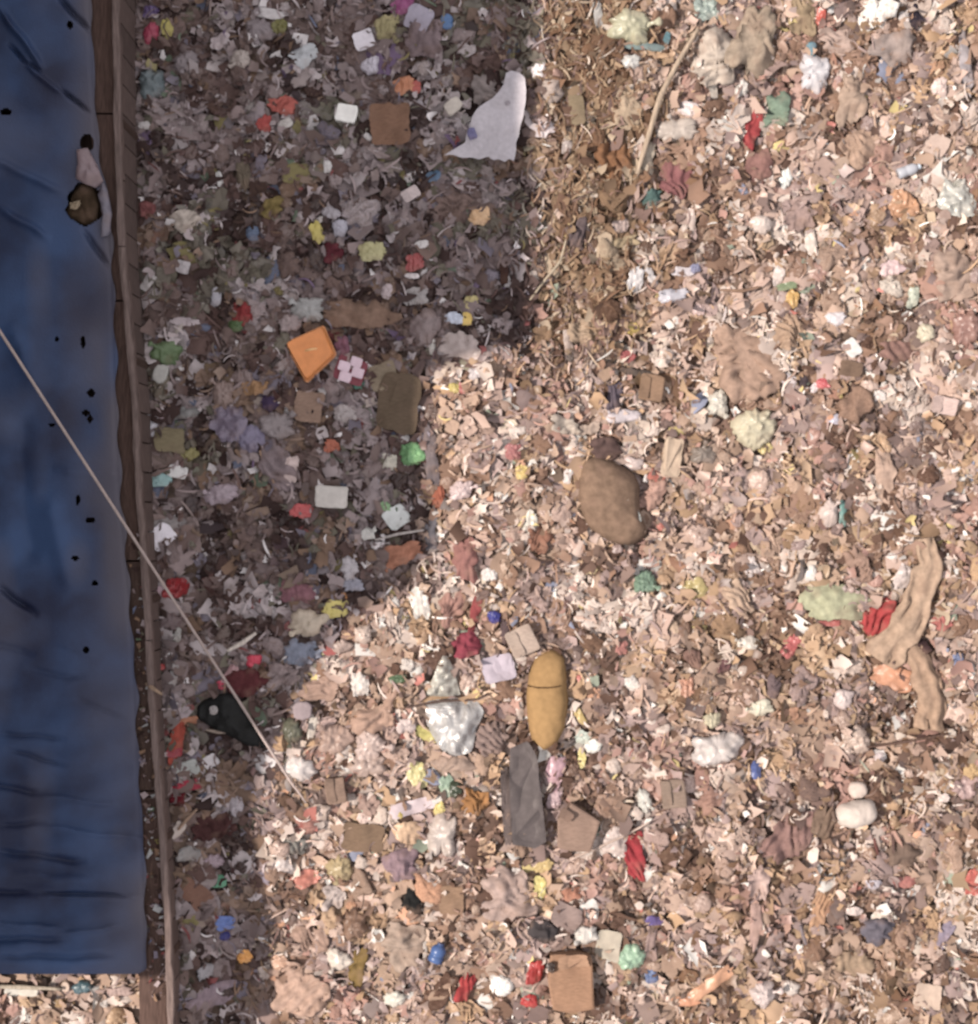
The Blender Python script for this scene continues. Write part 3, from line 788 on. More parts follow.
# ------------------------------------------------------------------ other things picked out of the photo: kind x y w h angle r g b description
ITEMS = """
pap 364 40 20 18 20 218 208 218 white paper sheet
film 304 55 28 20 35 178 178 184 pale bluish plastic wrapper
hard 271 14 28 10 -8 190 180 182 curved white plastic strip
film 280 27 16 16 0 112 106 50 olive green wrapper
bag 260 29 28 24 0 126 112 116 grey plastic bag
rag 390 28 24 26 5 166 152 108 khaki cloth
film 404 5 24 15 10 150 66 120 magenta wrapper
pap 419 18 26 24 -25 162 152 170 lilac grey paper sheet
hard 447 22 12 16 0 60 112 172 bright blue plastic scrap
rag 424 42 32 40 0 126 106 110 mauve grey cloth
bag 372 66 18 18 0 192 182 196 white crumpled bag
film 404 86 22 16 10 188 116 76 orange wrapper
film 416 87 9 12 0 182 78 68 small red wrapper
rag 283 106 28 16 -14 178 88 78 faded red cloth
rag 264 123 14 18 10 172 70 66 small red cloth
film 285 124 14 11 20 192 182 178 white wrapper
foam 453 107 18 14 35 192 178 168 beige foam lump
film 368 137 10 6 -35 205 196 196 small white wrapper
film 328 167 9 11 0 198 190 190 small white wrapper
film 434 176 14 10 10 76 116 156 blue wrapper
box 411 195 18 12 32 194 174 174 pinkish white carton
rag 273 207 25 18 15 126 106 56 olive cloth
film 317 233 12 20 20 192 172 70 yellow wrapper
film 253 233 12 14 0 76 96 132 dull blue wrapper
bag 340 228 15 20 10 168 162 176 lilac white bag
bag 331 213 18 13 -20 162 152 160 grey lilac bag
film 373 252 26 18 10 172 162 112 straw yellow wrapper
rag 334 253 20 20 0 98 40 50 maroon cloth
hard 422 244 14 8 10 202 192 192 white curved plastic scrap
film 479 217 20 18 10 214 168 122 pale orange wrapper
rag 452 205 36 36 20 122 98 92 mauve brown cloth
film 598 15 9 28 5 204 192 182 white plastic strip
bag 631 28 48 34 -10 198 188 152 pale straw green bag
film 646 46 38 9 -5 128 152 148 grey teal wrapper
film 667 38 7 13 -20 80 142 152 small turquoise wrapper
bag 630 61 18 14 0 228 218 208 white bag
film 706 10 24 24 0 168 182 168 pale grey green wrapper
rag 718 58 42 58 -8 216 192 172 pinkish beige cloth
film 713 90 8 20 10 228 208 188 cream plastic strip
rag 615 158 38 44 20 152 102 66 rust brown cloth
rag 647 158 16 40 -8 216 192 166 cream cloth
film 557 74 10 10 0 204 154 134 small pink wrapper
rag 651 198 24 16 20 82 120 112 dark teal cloth
rag 677 181 34 36 0 154 94 94 dusty red cloth
rag 577 235 22 30 0 116 96 96 grey brown cloth
rag 623 242 36 13 10 198 168 128 sandy cloth roll
film 621 226 18 13 20 218 184 170 pinkish white wrapper
bag 679 130 46 22 10 206 184 168 cream bag
film 688 109 20 13 -10 234 210 204 pinkish white wrapper
card 577 110 15 30 5 152 128 98 khaki cardboard piece
film 567 146 9 18 -10 202 178 168 pale wrapper
film 692 220 7 26 5 218 188 174 pale plastic strip
rag 802 15 22 34 5 176 146 112 tan cloth strip
hard 821 17 9 18 -5 222 90 70 bright red plastic scrap
film 831 10 7 7 0 250 240 232 tiny white wrapper
rag 916 18 13 24 15 62 52 62 black cloth scrap
film 904 17 10 14 0 226 206 196 pinkish white wrapper
film 940 86 14 19 0 244 208 194 pale pink wrapper
bag 786 179 12 20 -5 252 246 236 bright white bag
rag 757 168 24 28 0 162 112 102 dusty mauve cloth
bot 908 171 24 11 20 206 202 208 pale bluish bottle
film 902 204 34 26 -10 216 152 106 light orange plastic sheet
rag 892 50 42 30 0 176 152 142 grey mauve cloth
rag 836 43 34 22 0 202 168 152 pinkish cloth
rag 851 100 26 50 -10 196 162 138 beige cloth
film 811 245 12 28 10 238 214 196 cream pointed wrapper
rag 802 215 30 24 25 178 144 134 mauve grey cloth
rag 966 66 10 58 5 188 172 172 lilac grey cloth strip
rag 861 148 36 34 0 198 158 132 tan cloth
bag 761 225 20 17 0 242 214 198 cream bag
bag 151 33 13 20 -10 158 46 76 crimson bag
film 167 28 10 18 10 168 152 60 mustard wrapper
film 151 12 14 12 0 98 76 122 violet wrapper
film 144 125 10 8 0 180 170 170 small white wrapper
film 220 41 20 13 10 178 160 164 pinkish grey wrapper
bag 241 60 22 18 25 168 152 146 beige bag
film 217 67 20 11 -10 184 168 168 pale grey wrapper
rag 147 210 16 16 0 132 76 76 dusty red cloth
film 220 181 7 18 15 208 202 202 white plastic strip
rag 184 220 30 20 0 176 160 150 pale fringed cloth
bag 187 61 26 20 0 126 112 116 grey mauve bag
rag 243 176 14 30 10 108 94 80 olive grey cloth
pap 148 282 10 19 -35 184 174 174 white paper strip
pap 183 267 14 13 -15 178 168 172 white paper scrap
card 164 277 14 20 0 116 106 96 grey brown cardboard piece
film 185 322 27 9 2 166 148 152 pale grey plastic strip
bag 166 351 27 22 -10 84 112 54 leaf green bag
foam 161 374 13 19 -15 168 162 158 grey white foam piece
pap 151 425 14 20 -18 194 188 198 white paper sheet
card 170 440 28 26 0 120 106 80 khaki cardboard piece
pap 178 472 18 12 -12 208 202 202 white paper sheet
film 160 481 20 13 10 122 168 168 turquoise wrapper
film 190 455 16 12 40 140 128 70 dull yellow wrapper
rag 179 413 36 11 8 126 122 122 grey cloth strip
bag 222 393 22 26 10 136 112 106 brownish bag
rag 243 313 20 22 0 142 48 50 dark red cloth
film 235 326 15 11 0 76 106 46 green wrapper
film 230 424 34 40 30 122 108 128 lilac plastic sheet
film 216 298 10 20 -10 162 156 166 pale lilac wrapper
bag 222 495 30 20 0 156 136 146 pinkish grey bag
rag 170 525 26 16 25 140 130 130 grey cloth
film 158 592 10 13 10 166 132 142 pale pink wrapper
film 176 635 10 14 0 152 146 142 grey white wrapper
film 174 674 26 7 80 154 144 144 pale plastic strip
film 162 667 8 6 10 172 50 50 tiny red wrapper
rag 177 740 34 12 72 154 62 46 rust red cloth strip
film 189 721 18 9 5 162 98 62 brown orange wrapper
film 230 675 12 20 -30 172 128 132 pink white wrapper
film 221 685 9 9 0 192 50 82 magenta wrapper
bag 254 661 15 13 0 204 46 76 bright crimson bag
pile 245 682 38 28 0 92 42 46 dark red crumpled cloth
foam 303 710 18 18 0 178 154 154 round grey foam lid
rag 303 653 36 26 10 128 132 152 blue grey cloth
rag 284 675 30 30 0 146 126 126 mauve cloth
bag 292 732 20 22 0 106 102 82 grey green bag
film 326 724 20 8 25 228 184 168 pale pink plastic strip
film 312 727 8 25 -10 222 202 184 cream plastic strip
pap 211 761 14 13 35 194 184 188 white paper scrap
card 186 769 22 16 15 152 152 150 pale grey cardboard piece
rag 187 785 24 11 5 154 42 62 crimson cloth
rag 178 800 13 14 0 92 20 30 dark maroon cloth
film 175 753 14 9 0 142 30 46 dark crimson wrapper
film 178 830 9 16 -30 186 168 160 pale wrapper
bag 187 854 20 18 0 138 132 132 grey bag
rag 214 828 42 30 0 72 42 42 dark maroon brown cloth
card 193 894 34 18 -50 122 86 72 brown cardboard piece
hard 219 881 14 13 0 58 152 106 bright green plastic scrap
film 226 923 18 15 -10 78 112 194 bright blue wrapper
film 225 936 9 9 0 42 42 112 dark blue wrapper
film 245 956 15 14 10 228 152 50 bright orange wrapper
bag 205 972 14 16 0 152 146 152 lilac grey bag
rag 209 998 42 20 0 138 118 128 mauve grey cloth
bag 214 861 16 16 0 152 128 138 lilac pink bag
foam 13 991 15 9 0 236 222 206 white foam piece
foam 29 992 20 8 0 244 226 206 long white foam piece
foam 66 986 8 10 0 236 200 176 pale pink foam piece
bag 82 988 19 13 0 76 118 130 teal bag
rag 118 992 32 10 0 206 170 158 pinkish cloth
rag 27 1003 24 8 0 218 174 134 tan cloth
film 101 1003 14 9 0 240 220 206 white wrapper
rag 64 1002 20 8 0 208 164 114 sandy cloth
bag 309 310 31 26 -10 152 148 148 grey green bag
bag 291 323 24 20 0 158 138 138 grey white bag
bag 359 384 12 10 0 32 112 92 dark green bag
rag 342 348 14 20 10 128 82 98 plum cloth
film 322 392 8 9 20 202 190 190 small white wrapper
bag 388 291 12 16 -10 188 168 172 pale pink bag
film 415 262 18 18 0 168 76 76 faded red wrapper
film 412 276 13 6 0 206 192 194 small white wrapper
film 416 297 26 18 10 152 142 142 grey creased wrapper
card 383 376 28 26 15 136 118 98 khaki cardboard piece
bag 424 328 28 34 -20 132 112 112 grey mauve bag
film 460 345 40 26 -5 172 152 148 pale grey plastic sheet
film 432 347 6 18 -5 194 184 178 white plastic strip
film 455 318 18 13 -10 188 192 212 bluish white wrapper
film 467 319 10 14 0 222 182 70 yellow wrapper
film 471 302 14 14 10 198 178 112 pale yellow wrapper
film 404 424 8 19 0 68 74 116 dark blue wrapper
film 405 439 8 8 0 196 186 186 tiny white wrapper
film 390 462 16 16 0 192 182 168 white wrapper
rag 432 462 14 60 3 136 118 118 long grey mauve cloth
film 333 447 18 13 -10 172 86 56 rust orange wrapper
film 291 470 14 30 -5 194 168 164 pinkish white wrapper
rag 276 468 28 48 20 130 112 116 mauve grey cloth
card 309 407 28 30 -10 142 112 96 tan cardboard piece
rag 269 402 18 16 0 70 54 82 dark violet cloth
rag 255 389 26 14 5 152 112 76 tan brown cloth
film 345 414 22 18 0 162 148 148 grey white wrapper
bag 278 426 30 28 0 132 118 120 grey bag
film 250 439 24 24 30 116 106 132 grey violet wrapper
rag 362 314 62 26 -4 132 102 86 brown cloth
film 301 511 24 15 0 194 74 76 red wrapper
pap 397 517 24 22 35 198 198 198 white paper packet
film 386 507 8 13 30 122 172 102 light green wrapper
film 454 387 10 11 0 222 192 92 yellow wrapper
film 462 388 7 11 0 202 102 92 salmon red wrapper
bag 462 490 26 18 10 228 194 188 pale pink bag
rag 439 498 12 24 -8 172 92 66 rust cloth
bag 475 373 15 12 0 222 202 198 pinkish white bag
film 369 533 14 13 0 194 188 184 white wrapper
rag 432 533 12 34 0 132 122 126 grey cloth strip
bag 350 568 16 26 10 172 162 168 lilac white bag
rag 353 585 24 12 0 146 142 156 blue grey cloth
film 336 609 22 17 10 204 184 86 bright yellow wrapper
film 344 598 6 10 0 194 122 40 small orange wrapper
bag 308 623 35 25 10 182 162 142 beige bag
rag 297 593 36 20 -5 132 86 96 plum pink cloth
rag 401 553 42 20 25 168 108 82 rust brown cloth
film 420 604 18 30 15 238 222 208 white pointed wrapper
rag 454 608 24 32 0 192 138 122 salmon cloth
rag 475 615 10 34 -8 164 72 72 dark red cloth strip
bag 494 616 13 14 0 62 62 156 royal blue bag
film 496 620 6 6 0 240 235 235 tiny white wrapper
rag 489 738 40 38 -25 162 132 122 mauve brown cloth
film 427 734 23 12 -32 218 198 96 yellow wrapper
rag 452 765 46 17 0 192 158 138 tan cloth
bag 363 635 20 16 0 232 198 178 cream bag
film 359 684 18 22 15 242 222 208 white wrapper
bag 342 646 18 16 0 198 164 148 beige bag
film 398 679 16 8 10 84 120 64 dark green wrapper
bag 407 664 14 14 0 228 208 194 cream bag
rag 319 689 36 22 10 188 148 128 tan cloth
rag 370 721 44 24 5 202 158 134 sandy pink cloth
rag 389 702 12 34 -15 198 154 130 tan cloth strip
bag 335 739 34 26 0 198 158 138 sandy bag
bag 370 745 34 30 10 218 184 170 pinkish bag
film 406 727 18 14 0 228 198 188 pale pink wrapper
box 336 790 20 26 8 162 128 108 tan carton
bag 369 766 36 26 15 202 168 152 pinkish beige bag
rag 368 806 22 24 0 192 154 138 beige cloth
film 364 818 13 12 35 238 200 184 cream wrapper
film 417 774 18 26 15 228 208 132 pale yellow plastic sheet
film 447 785 14 20 10 168 198 158 pale green wrapper
bag 455 790 13 18 0 62 76 46 dark green bag
film 439 808 11 14 0 236 208 112 yellow wrapper
pap 413 807 44 14 15 232 204 204 pinkish white packet
film 397 815 10 8 20 225 190 80 small yellow wrapper
rag 474 801 26 24 0 182 122 64 orange brown cloth
card 363 838 42 28 -5 136 106 82 brown cardboard piece
bag 441 836 30 40 0 212 188 174 cream bag
film 406 832 28 20 -15 238 188 144 peach wrapper
rag 294 846 26 16 -12 152 142 132 grey striped cloth
rag 307 826 26 17 -10 188 128 114 dusty pink cloth
film 307 878 28 17 10 228 132 108 salmon red wrapper
bag 339 868 26 22 0 198 168 118 straw coloured bag
film 284 866 18 13 -10 232 208 198 white wrapper
pile 401 865 36 30 0 166 132 138 lilac crumpled cloth
pile 411 900 20 26 10 40 34 30 black crumpled cloth
card 451 900 24 28 0 168 128 98 brown cardboard piece
rag 334 897 22 24 0 208 184 174 cream cloth
bag 355 924 26 26 0 152 112 88 brown bag
rag 312 936 34 26 0 188 148 128 tan pink cloth
bag 339 959 26 20 -10 242 218 198 white bag
rag 358 966 18 36 0 152 118 58 mustard brown cloth
rag 400 944 40 42 -30 188 158 138 beige pleated cloth
film 425 948 4 34 2 204 184 170 white plastic strip
rag 466 988 16 30 -20 194 62 62 red cloth
bag 395 999 20 16 10 242 228 208 white bag
film 280 962 16 14 20 226 170 136 peach wrapper
film 636 279 16 24 -10 244 230 224 white wrapper
film 651 276 9 20 20 232 216 210 white plastic strip
film 682 272 22 9 -5 228 210 210 white wrapper
film 695 268 10 9 10 152 148 178 pale violet wrapper
bag 674 295 28 13 12 218 208 214 bluish white bag
bag 699 309 12 14 0 234 194 184 pink bag
film 633 329 12 13 30 228 188 76 yellow wrapper
film 627 357 14 12 0 184 86 82 red wrapper
rag 580 333 26 26 0 192 158 128 ribbed tan cloth
film 568 340 9 22 10 208 178 162 pale wrapper
card 504 273 8 22 2 70 46 40 dark brown wood splinter
rag 615 396 15 26 -5 112 96 106 purple grey cloth
bag 624 416 34 13 5 228 208 208 pinkish white bag
box 651 388 24 26 -10 168 128 98 tan carton
rag 637 373 36 8 -8 102 86 78 dark grey cloth strip
rag 564 426 30 18 -22 212 188 168 cream cloth
rag 590 429 24 11 10 198 168 148 beige cloth
film 522 472 12 14 0 238 198 102 yellow wrapper
film 513 452 16 15 0 194 112 108 salmon wrapper
film 568 476 9 14 -20 236 216 206 white wrapper
bag 633 463 18 13 -20 224 194 184 pale pink bag
rag 654 495 24 30 -20 208 158 138 salmon pink cloth
pap 672 457 20 40 -8 218 184 154 cream printed sheet
bag 702 454 26 18 0 152 132 118 grey green bag
bag 718 403 22 26 0 228 212 192 white net bag
card 554 477 18 12 20 122 98 82 dark brown cardboard piece
bag 491 574 16 15 0 246 228 218 white bag
film 531 522 13 22 -20 238 222 202 white wrapper
rag 539 538 22 26 0 168 112 88 rust brown cloth
bag 645 582 22 22 0 122 160 124 sage green bag
film 695 588 20 18 30 194 168 98 straw yellow wrapper
film 591 570 12 8 0 234 198 138 pale yellow wrapper
film 646 623 28 7 58 228 204 190 white plastic strip
box 522 641 28 28 25 204 174 154 beige carton
rag 506 634 12 24 5 112 88 88 dark grey cloth
pap 498 668 32 26 15 208 188 198 lilac paper packet
film 519 707 7 28 5 228 198 180 cream plastic strip
film 580 716 8 20 30 228 188 102 yellow wrapper
bag 593 747 19 13 20 252 242 228 bright white bag
film 583 737 14 13 0 208 212 192 greenish white wrapper
film 582 758 9 18 0 232 208 112 lemon yellow wrapper
film 686 687 16 22 10 218 148 114 salmon orange wrapper
film 631 683 12 14 30 242 222 208 white wrapper
bag 713 720 18 16 0 228 208 168 cream yellow bag
film 621 648 14 14 0 208 128 114 salmon red wrapper
rag 723 666 14 18 0 132 88 88 dark mauve cloth
rag 692 658 18 20 0 152 112 98 brown mauve cloth
film 555 774 18 34 -8 222 168 174 pink wrapper
film 554 800 16 20 0 218 178 178 pale pink wrapper
film 615 842 24 26 -10 238 208 194 cream plastic sheet
bag 645 801 14 22 10 218 208 194 greenish cream bag
film 540 889 12 22 -5 238 212 112 lemon yellow wrapper
film 543 866 20 13 30 228 188 112 mustard yellow wrapper
film 517 872 10 10 0 238 218 206 small white wrapper
rag 568 894 24 11 10 204 134 104 salmon cloth
card 567 916 28 24 -25 168 138 128 grey mauve cardboard piece
bag 587 935 27 17 15 238 222 208 white bag
pile 545 932 30 24 0 84 74 74 dark grey crumpled cloth
film 535 972 16 24 -15 204 48 44 bright red wrapper
film 529 1001 18 13 0 214 44 40 bright red wrapper
pap 608 945 24 28 -10 208 188 164 cream paper sheet
film 651 976 12 14 0 96 122 178 blue wrapper
film 654 921 18 9 -10 124 98 164 violet wrapper
film 710 985 52 13 36 234 164 118 orange plastic strip
film 686 1001 28 10 5 228 150 104 orange wrapper
rag 651 948 12 34 0 178 144 134 mauve cloth strip
rag 710 801 26 26 0 188 138 118 dusty pink cloth
box 673 793 24 28 5 168 138 118 brown grey carton
film 892 268 22 17 0 228 188 184 pale pink wrapper
film 913 297 12 22 -5 208 208 182 greenish white wrapper
bag 892 288 24 15 -15 228 204 184 cream bag
film 792 299 12 18 -20 228 172 82 golden wrapper
film 787 286 20 8 5 136 152 96 green wrapper
film 778 276 11 20 -20 236 210 196 cream wrapper
bag 835 319 20 13 0 248 230 228 pinkish white bag
pap 852 348 15 18 35 246 236 226 white paper scrap
card 851 369 22 15 -10 132 102 82 brown cardboard piece
film 823 384 11 11 20 218 86 92 red wrapper
film 814 388 10 8 40 240 215 210 small white wrapper
film 789 380 15 12 -20 226 206 204 white wrapper
rag 802 383 10 14 0 92 76 78 dark grey cloth
rag 787 332 30 36 -15 198 158 128 tan shell shaped cloth
film 878 396 13 13 0 244 224 212 white wrapper
bag 870 387 16 14 0 222 184 164 pale pink bag
film 834 419 12 11 0 218 208 222 lilac white wrapper
box 943 406 24 17 -12 232 194 180 pinkish carton
film 966 357 24 8 -6 238 188 178 pink plastic strip
bag 966 329 26 32 0 172 122 108 brown bag
film 766 448 14 10 10 228 198 118 yellow wrapper
rag 884 475 20 50 8 208 168 144 beige draped cloth
film 843 513 7 24 -3 100 168 154 turquoise plastic strip
rag 953 278 36 44 0 192 158 138 beige pleated cloth
rag 897 350 40 20 -8 168 122 108 mauve striped cloth
bag 925 334 18 18 0 228 208 174 pale yellow bag
bag 829 513 18 26 0 228 198 184 pale pink bag
film 751 566 15 18 25 242 218 208 white wrapper
rag 738 600 42 22 -52 218 178 148 sandy pointed cloth
film 789 647 24 15 60 208 96 92 red wrapper
film 829 623 22 6 -3 200 100 90 red plastic strip
rag 943 623 26 13 0 204 114 104 salmon red cloth
film 904 577 18 28 -25 222 198 188 white wrapper
bag 747 642 24 12 0 242 222 202 cream bag
rag 861 566 44 18 -55 178 138 118 tan twisted cloth
bag 851 666 30 18 10 228 194 174 cream bag
bag 844 699 20 20 0 238 208 198 pinkish white bag
film 959 661 12 14 10 132 142 184 blue white wrapper
bag 760 707 24 18 0 238 222 192 cream yellow bag
rag 774 687 12 22 -10 126 102 102 grey mauve cloth
film 788 715 20 15 20 204 144 108 salmon orange wrapper
rag 922 646 14 18 30 84 58 58 dark brown cloth
film 879 755 12 11 0 244 224 214 white wrapper
bag 858 738 24 28 15 218 184 164 beige bag
hard 756 770 10 17 0 86 106 184 blue plastic scrap
rag 824 820 20 34 -20 142 112 92 brown cloth
rag 757 882 22 30 -10 220 180 166 pinkish flared cloth
rag 755 925 11 58 -6 208 164 148 long pinkish cloth strip
film 874 884 16 10 0 194 178 184 lilac grey wrapper
film 905 882 24 11 -5 208 122 108 salmon red wrapper
film 972 880 14 26 0 214 98 82 red wrapper
pile 878 932 36 28 0 118 108 118 blue grey crumpled cloth
rag 945 935 12 24 -25 168 148 164 lilac cloth
film 854 912 16 10 0 238 208 194 cream wrapper
rag 819 911 34 14 70 208 154 114 orange tan cloth
bag 763 994 26 26 0 232 204 194 pinkish white bag
bag 791 988 16 15 0 238 214 198 cream bag
pap 927 995 26 24 -10 218 184 160 beige paper sheet
rag 856 964 36 20 -5 182 148 118 tan cloth
film 943 798 12 9 20 238 210 196 cream wrapper
bag 964 789 26 22 0 198 158 150 lilac pink bag
pile 902 854 30 24 0 136 108 92 brown crumpled cloth
rag 972 771 14 22 -20 218 174 118 golden tan cloth
bag 879 757 12 12 0 246 218 212 pinkish white bag
"""
SEP = {}
DIRS = ['right of', 'above and right of', 'above', 'above and left of', 'left of', 'below and left of', 'below', 'below and right of']
def colour_words(s): return s
def place_label(desc, px, py, maxtry=9):
    """description plus where it lies next to things one can find"""
    ds = sorted(((math.hypot(px - a, py - b), a, b, n) for a, b, n in LAND))
    for d, a, b, n in ds[:maxtry]:
        if d < 6: continue
        k = int(round(math.atan2(b - py, px - a) / (PI / 4))) % 8
        how = 'just ' if d < 42 else '' if d < 95 else 'some way '
        lab = f'{desc} {how}{DIRS[k]} the {n}'
        if lab not in USED_LABELS and len(lab.split()) <= 16:
            USED_LABELS.add(lab); return lab
    for i in range(min(4, len(ds))):
        for j in range(i + 1, min(6, len(ds))):
            lab = f'{desc} between the {ds[i][3]} and the {ds[j][3]}'
            if lab not in USED_LABELS and len(lab.split()) <= 16:
                USED_LABELS.add(lab); return lab
    d, a, b, n = ds[0]
    k = int(round(math.atan2(b - py, px - a) / (PI / 4))) % 8
    return f'{desc} among others {DIRS[k]} the {n}'

seed = 200
for line in ITEMS.strip().splitlines():
    t = line.split()
    code = t[0]; px, py, w, h, ang = map(float, t[1:6]); rgb = tuple(map(float, t[6:9])); desc = ' '.join(t[9:])
    seed += 1
    if code == 'bot':
        o = make_bottle(px, py, w, h, ang, rgb, (220, 230, 240), seed)
    elif code == 'box':
        o = make_item(code, px, py, w, h, ang, rgb, seed, T=0.07)
        c, s = math.cos(math.radians(ang)), math.sin(math.radians(ang))
        sub(o, 'flap', 'card', px - 0.26 * w * c, py + 0.26 * w * s, w * 0.4, h * 0.9, ang, np.array(rgb) * 0.93, seed + 900, 0.12, T=0.006)
    elif code == 'bag' and max(w, h) >= 22:
        o = make_item(code, px, py, w, h, ang, rgb, seed)
        a = (seed * 2.399) % (2 * PI)
        knot(o, px, py, math.cos(a) * w * 0.40, math.sin(a) * h * 0.40, min(w, h) * 0.34, rgb, in_shade(px, py))
    else:
        nm = 'wood_splinter' if 'splinter' in desc else 'foam_disc' if 'lid' in desc else None
        o = make_item(code, px, py, w, h, ang, rgb, seed, name=nm)
    o['label'] = place_label(desc, px, py)

# sticks, splinters and cords
for name, cat, poly, w, rgb, desc in (
    ('splinter', 'splinter', [(227, 651), (242, 643), (256, 633)], 5, (200, 184, 174), 'pale pointed wood splinter beside the rope'),
    ('strap', 'strap', [(206, 730), (218, 732), (231, 732)], 4, (150, 130, 118), 'pale strap lying across the black rubbish bag'),
    ('strap', 'strap', [(178, 830), (186, 820), (197, 809)], 4, (150, 120, 100), 'brown strap below the black rubbish bag beside the shed'),
    ('lath', 'lath', [(-20, 986), (20, 987), (62, 989)], 5, (214, 190, 164), 'pale wooden lath lying below the end of the blue tarpaulin'),
    ('cord', 'cord', [(400, 709), (440, 701), (475, 700), (488, 694)], 3, (110, 85, 75), 'dark cord lying across the top of the silver foil sheet'),
    ('lath', 'lath', [(375, 540), (398, 534), (424, 530)], 3, (170, 158, 155), 'thin pale lath left of the faded red cloth'),
    ('stick', 'stick', [(862, 748), (905, 742), (948, 734)], 3, (120, 88, 74), 'thin dark stick below the hanging brown cloth'),
    ('stick', 'stick', [(874, 838), (878, 855)], 4, (130, 78, 70), 'short reddish stick below the cream stuffed bundle'),
    ('stick', 'stick', [(800, 925), (806, 945)], 4, (150, 130, 130), 'short grey stick below the mauve brown garment'),
    ('strap', 'strap', [(530, 300), (545, 280), (560, 262), (566, 240)], 3, (205, 180, 150), 'thin curved strap below the white foam slab'),
    ('strap', 'strap', [(720, 290), (742, 291), (760, 287)], 4, (165, 125, 100), 'brown strap above the large tan cloth'),
    ('cord', 'cord', [(570, 860), (620, 838), (650, 822)], 3, (225, 190, 170), 'pale cord between the small brown carton and the crimson cloth'),
    ('stick', 'stick', [(140, 678), (150, 687), (162, 695)], 4, (150, 122, 100), 'thin beige twig lying on the shed planks'),
):
    on_rail = 'on the shed' in desc
    o = make_strip(name, cat, poly, w, rgb, 'wood' if cat in ('splinter', 'lath', 'stick') else 'cloth', 0.7, 0.09 if not on_rail else 0.0, 14, (0.6, 1, 0.6))
    if on_rail:
        o.location.z = Z_RAIL + 0.05; o.location.x, o.location.y = px2w(151, 687, Z_RAIL + 0.05)
    tag(o, desc, cat); USED_LABELS.add(desc)

# ------------------------------------------------------------------ unnamed litter: one object each for the larger pieces
TR = np.array(TRACED)
def hits_traced(px, py, pad=0.9, half=0.0):
    """inside any placed thing (ellipse test, vectorised over px, py)"""
    px = np.asarray(px, float); py = np.asarray(py, float)
    hit = np.zeros(px.shape, bool)
    for a, b, w, h, th in TR:
        m = (np.abs(px - a) < max(w, h) + half + 2) & (np.abs(py - b) < max(w, h) + half + 2)
        if not m.any(): continue
        dx = px[m] - a; dy = -(py[m] - b)
        u = dx * math.cos(th) + dy * math.sin(th); v = -dx * math.sin(th) + dy * math.cos(th)
        hit[m] |= (u / (w * pad + half)) ** 2 + (v / (h * pad + half)) ** 2 < 1
    return hit

LITPAL = [((188, 152, 128), 20), ((204, 168, 150), 16), ((152, 114, 92), 16), ((226, 200, 184), 13), ((170, 140, 132), 12), ((104, 74, 60), 10),
          ((242, 228, 216), 6), ((196, 154, 116), 8), ((186, 138, 122), 6), ((130, 104, 96), 6),
          ((205, 120, 105), 0.9), ((225, 195, 125), 1.2), ((160, 165, 140), 0.6), ((145, 145, 165), 0.6), ((214, 155, 120), 1.2)]
SHPAL = [((106, 86, 82), 16), ((124, 106, 106), 16), ((86, 64, 60), 14), ((146, 130, 132), 10), ((54, 38, 36), 14), ((166, 152, 154), 6), ((200, 190, 192), 5),
         ((118, 92, 76), 9), ((100, 92, 80), 6), ((126, 66, 66), 1.4), ((122, 110, 70), 1.2), ((90, 94, 116), 1.2), ((100, 80, 106), 1.0), ((92, 104, 84), 0.8), ((110, 100, 112), 4)]
STRAW = [((158, 122, 92), 20), ((136, 98, 72), 18), ((182, 146, 112), 12), ((112, 80, 62), 8), ((200, 170, 140), 6), ((150, 116, 104), 8), ((225, 200, 180), 2)]
NAMES = [('white', (238, 228, 220)), ('cream', (224, 198, 180)), ('beige', (204, 172, 152)), ('tan', (188, 152, 126)), ('brown', (150, 114, 92)), ('dark brown', (108, 82, 70)),
         ('grey', (166, 146, 142)), ('dark grey', (118, 102, 104)), ('red', (200, 90, 85)), ('yellow', (222, 190, 105)), ('green', (145, 165, 125)), ('blue', (125, 130, 170)),
         ('orange', (214, 150, 108)), ('violet', (150, 115, 165)), ('pink', (214, 160, 150)), ('blackish', (70, 55, 52))]
def pick(pal, n, r):
    w = np.array([q[1] for q in pal], float); i = r.choice(len(pal), n, p=w / w.sum())
    return np.array([pal[k][0] for k in i], float)
def name_of(rgb, shade):
    c = np.array(rgb, float)
    if shade:      # the same thing in the sun
        l = lin(c) * 2.2; l = np.clip(l, 0, 1)
        c = 255 * np.where(l < 0.0031, l * 12.92, 1.055 * l ** (1 / 2.4) - 0.055)
    return min(NAMES, key=lambda q: np.sum((np.array(q[1]) - c) ** 2))[0]

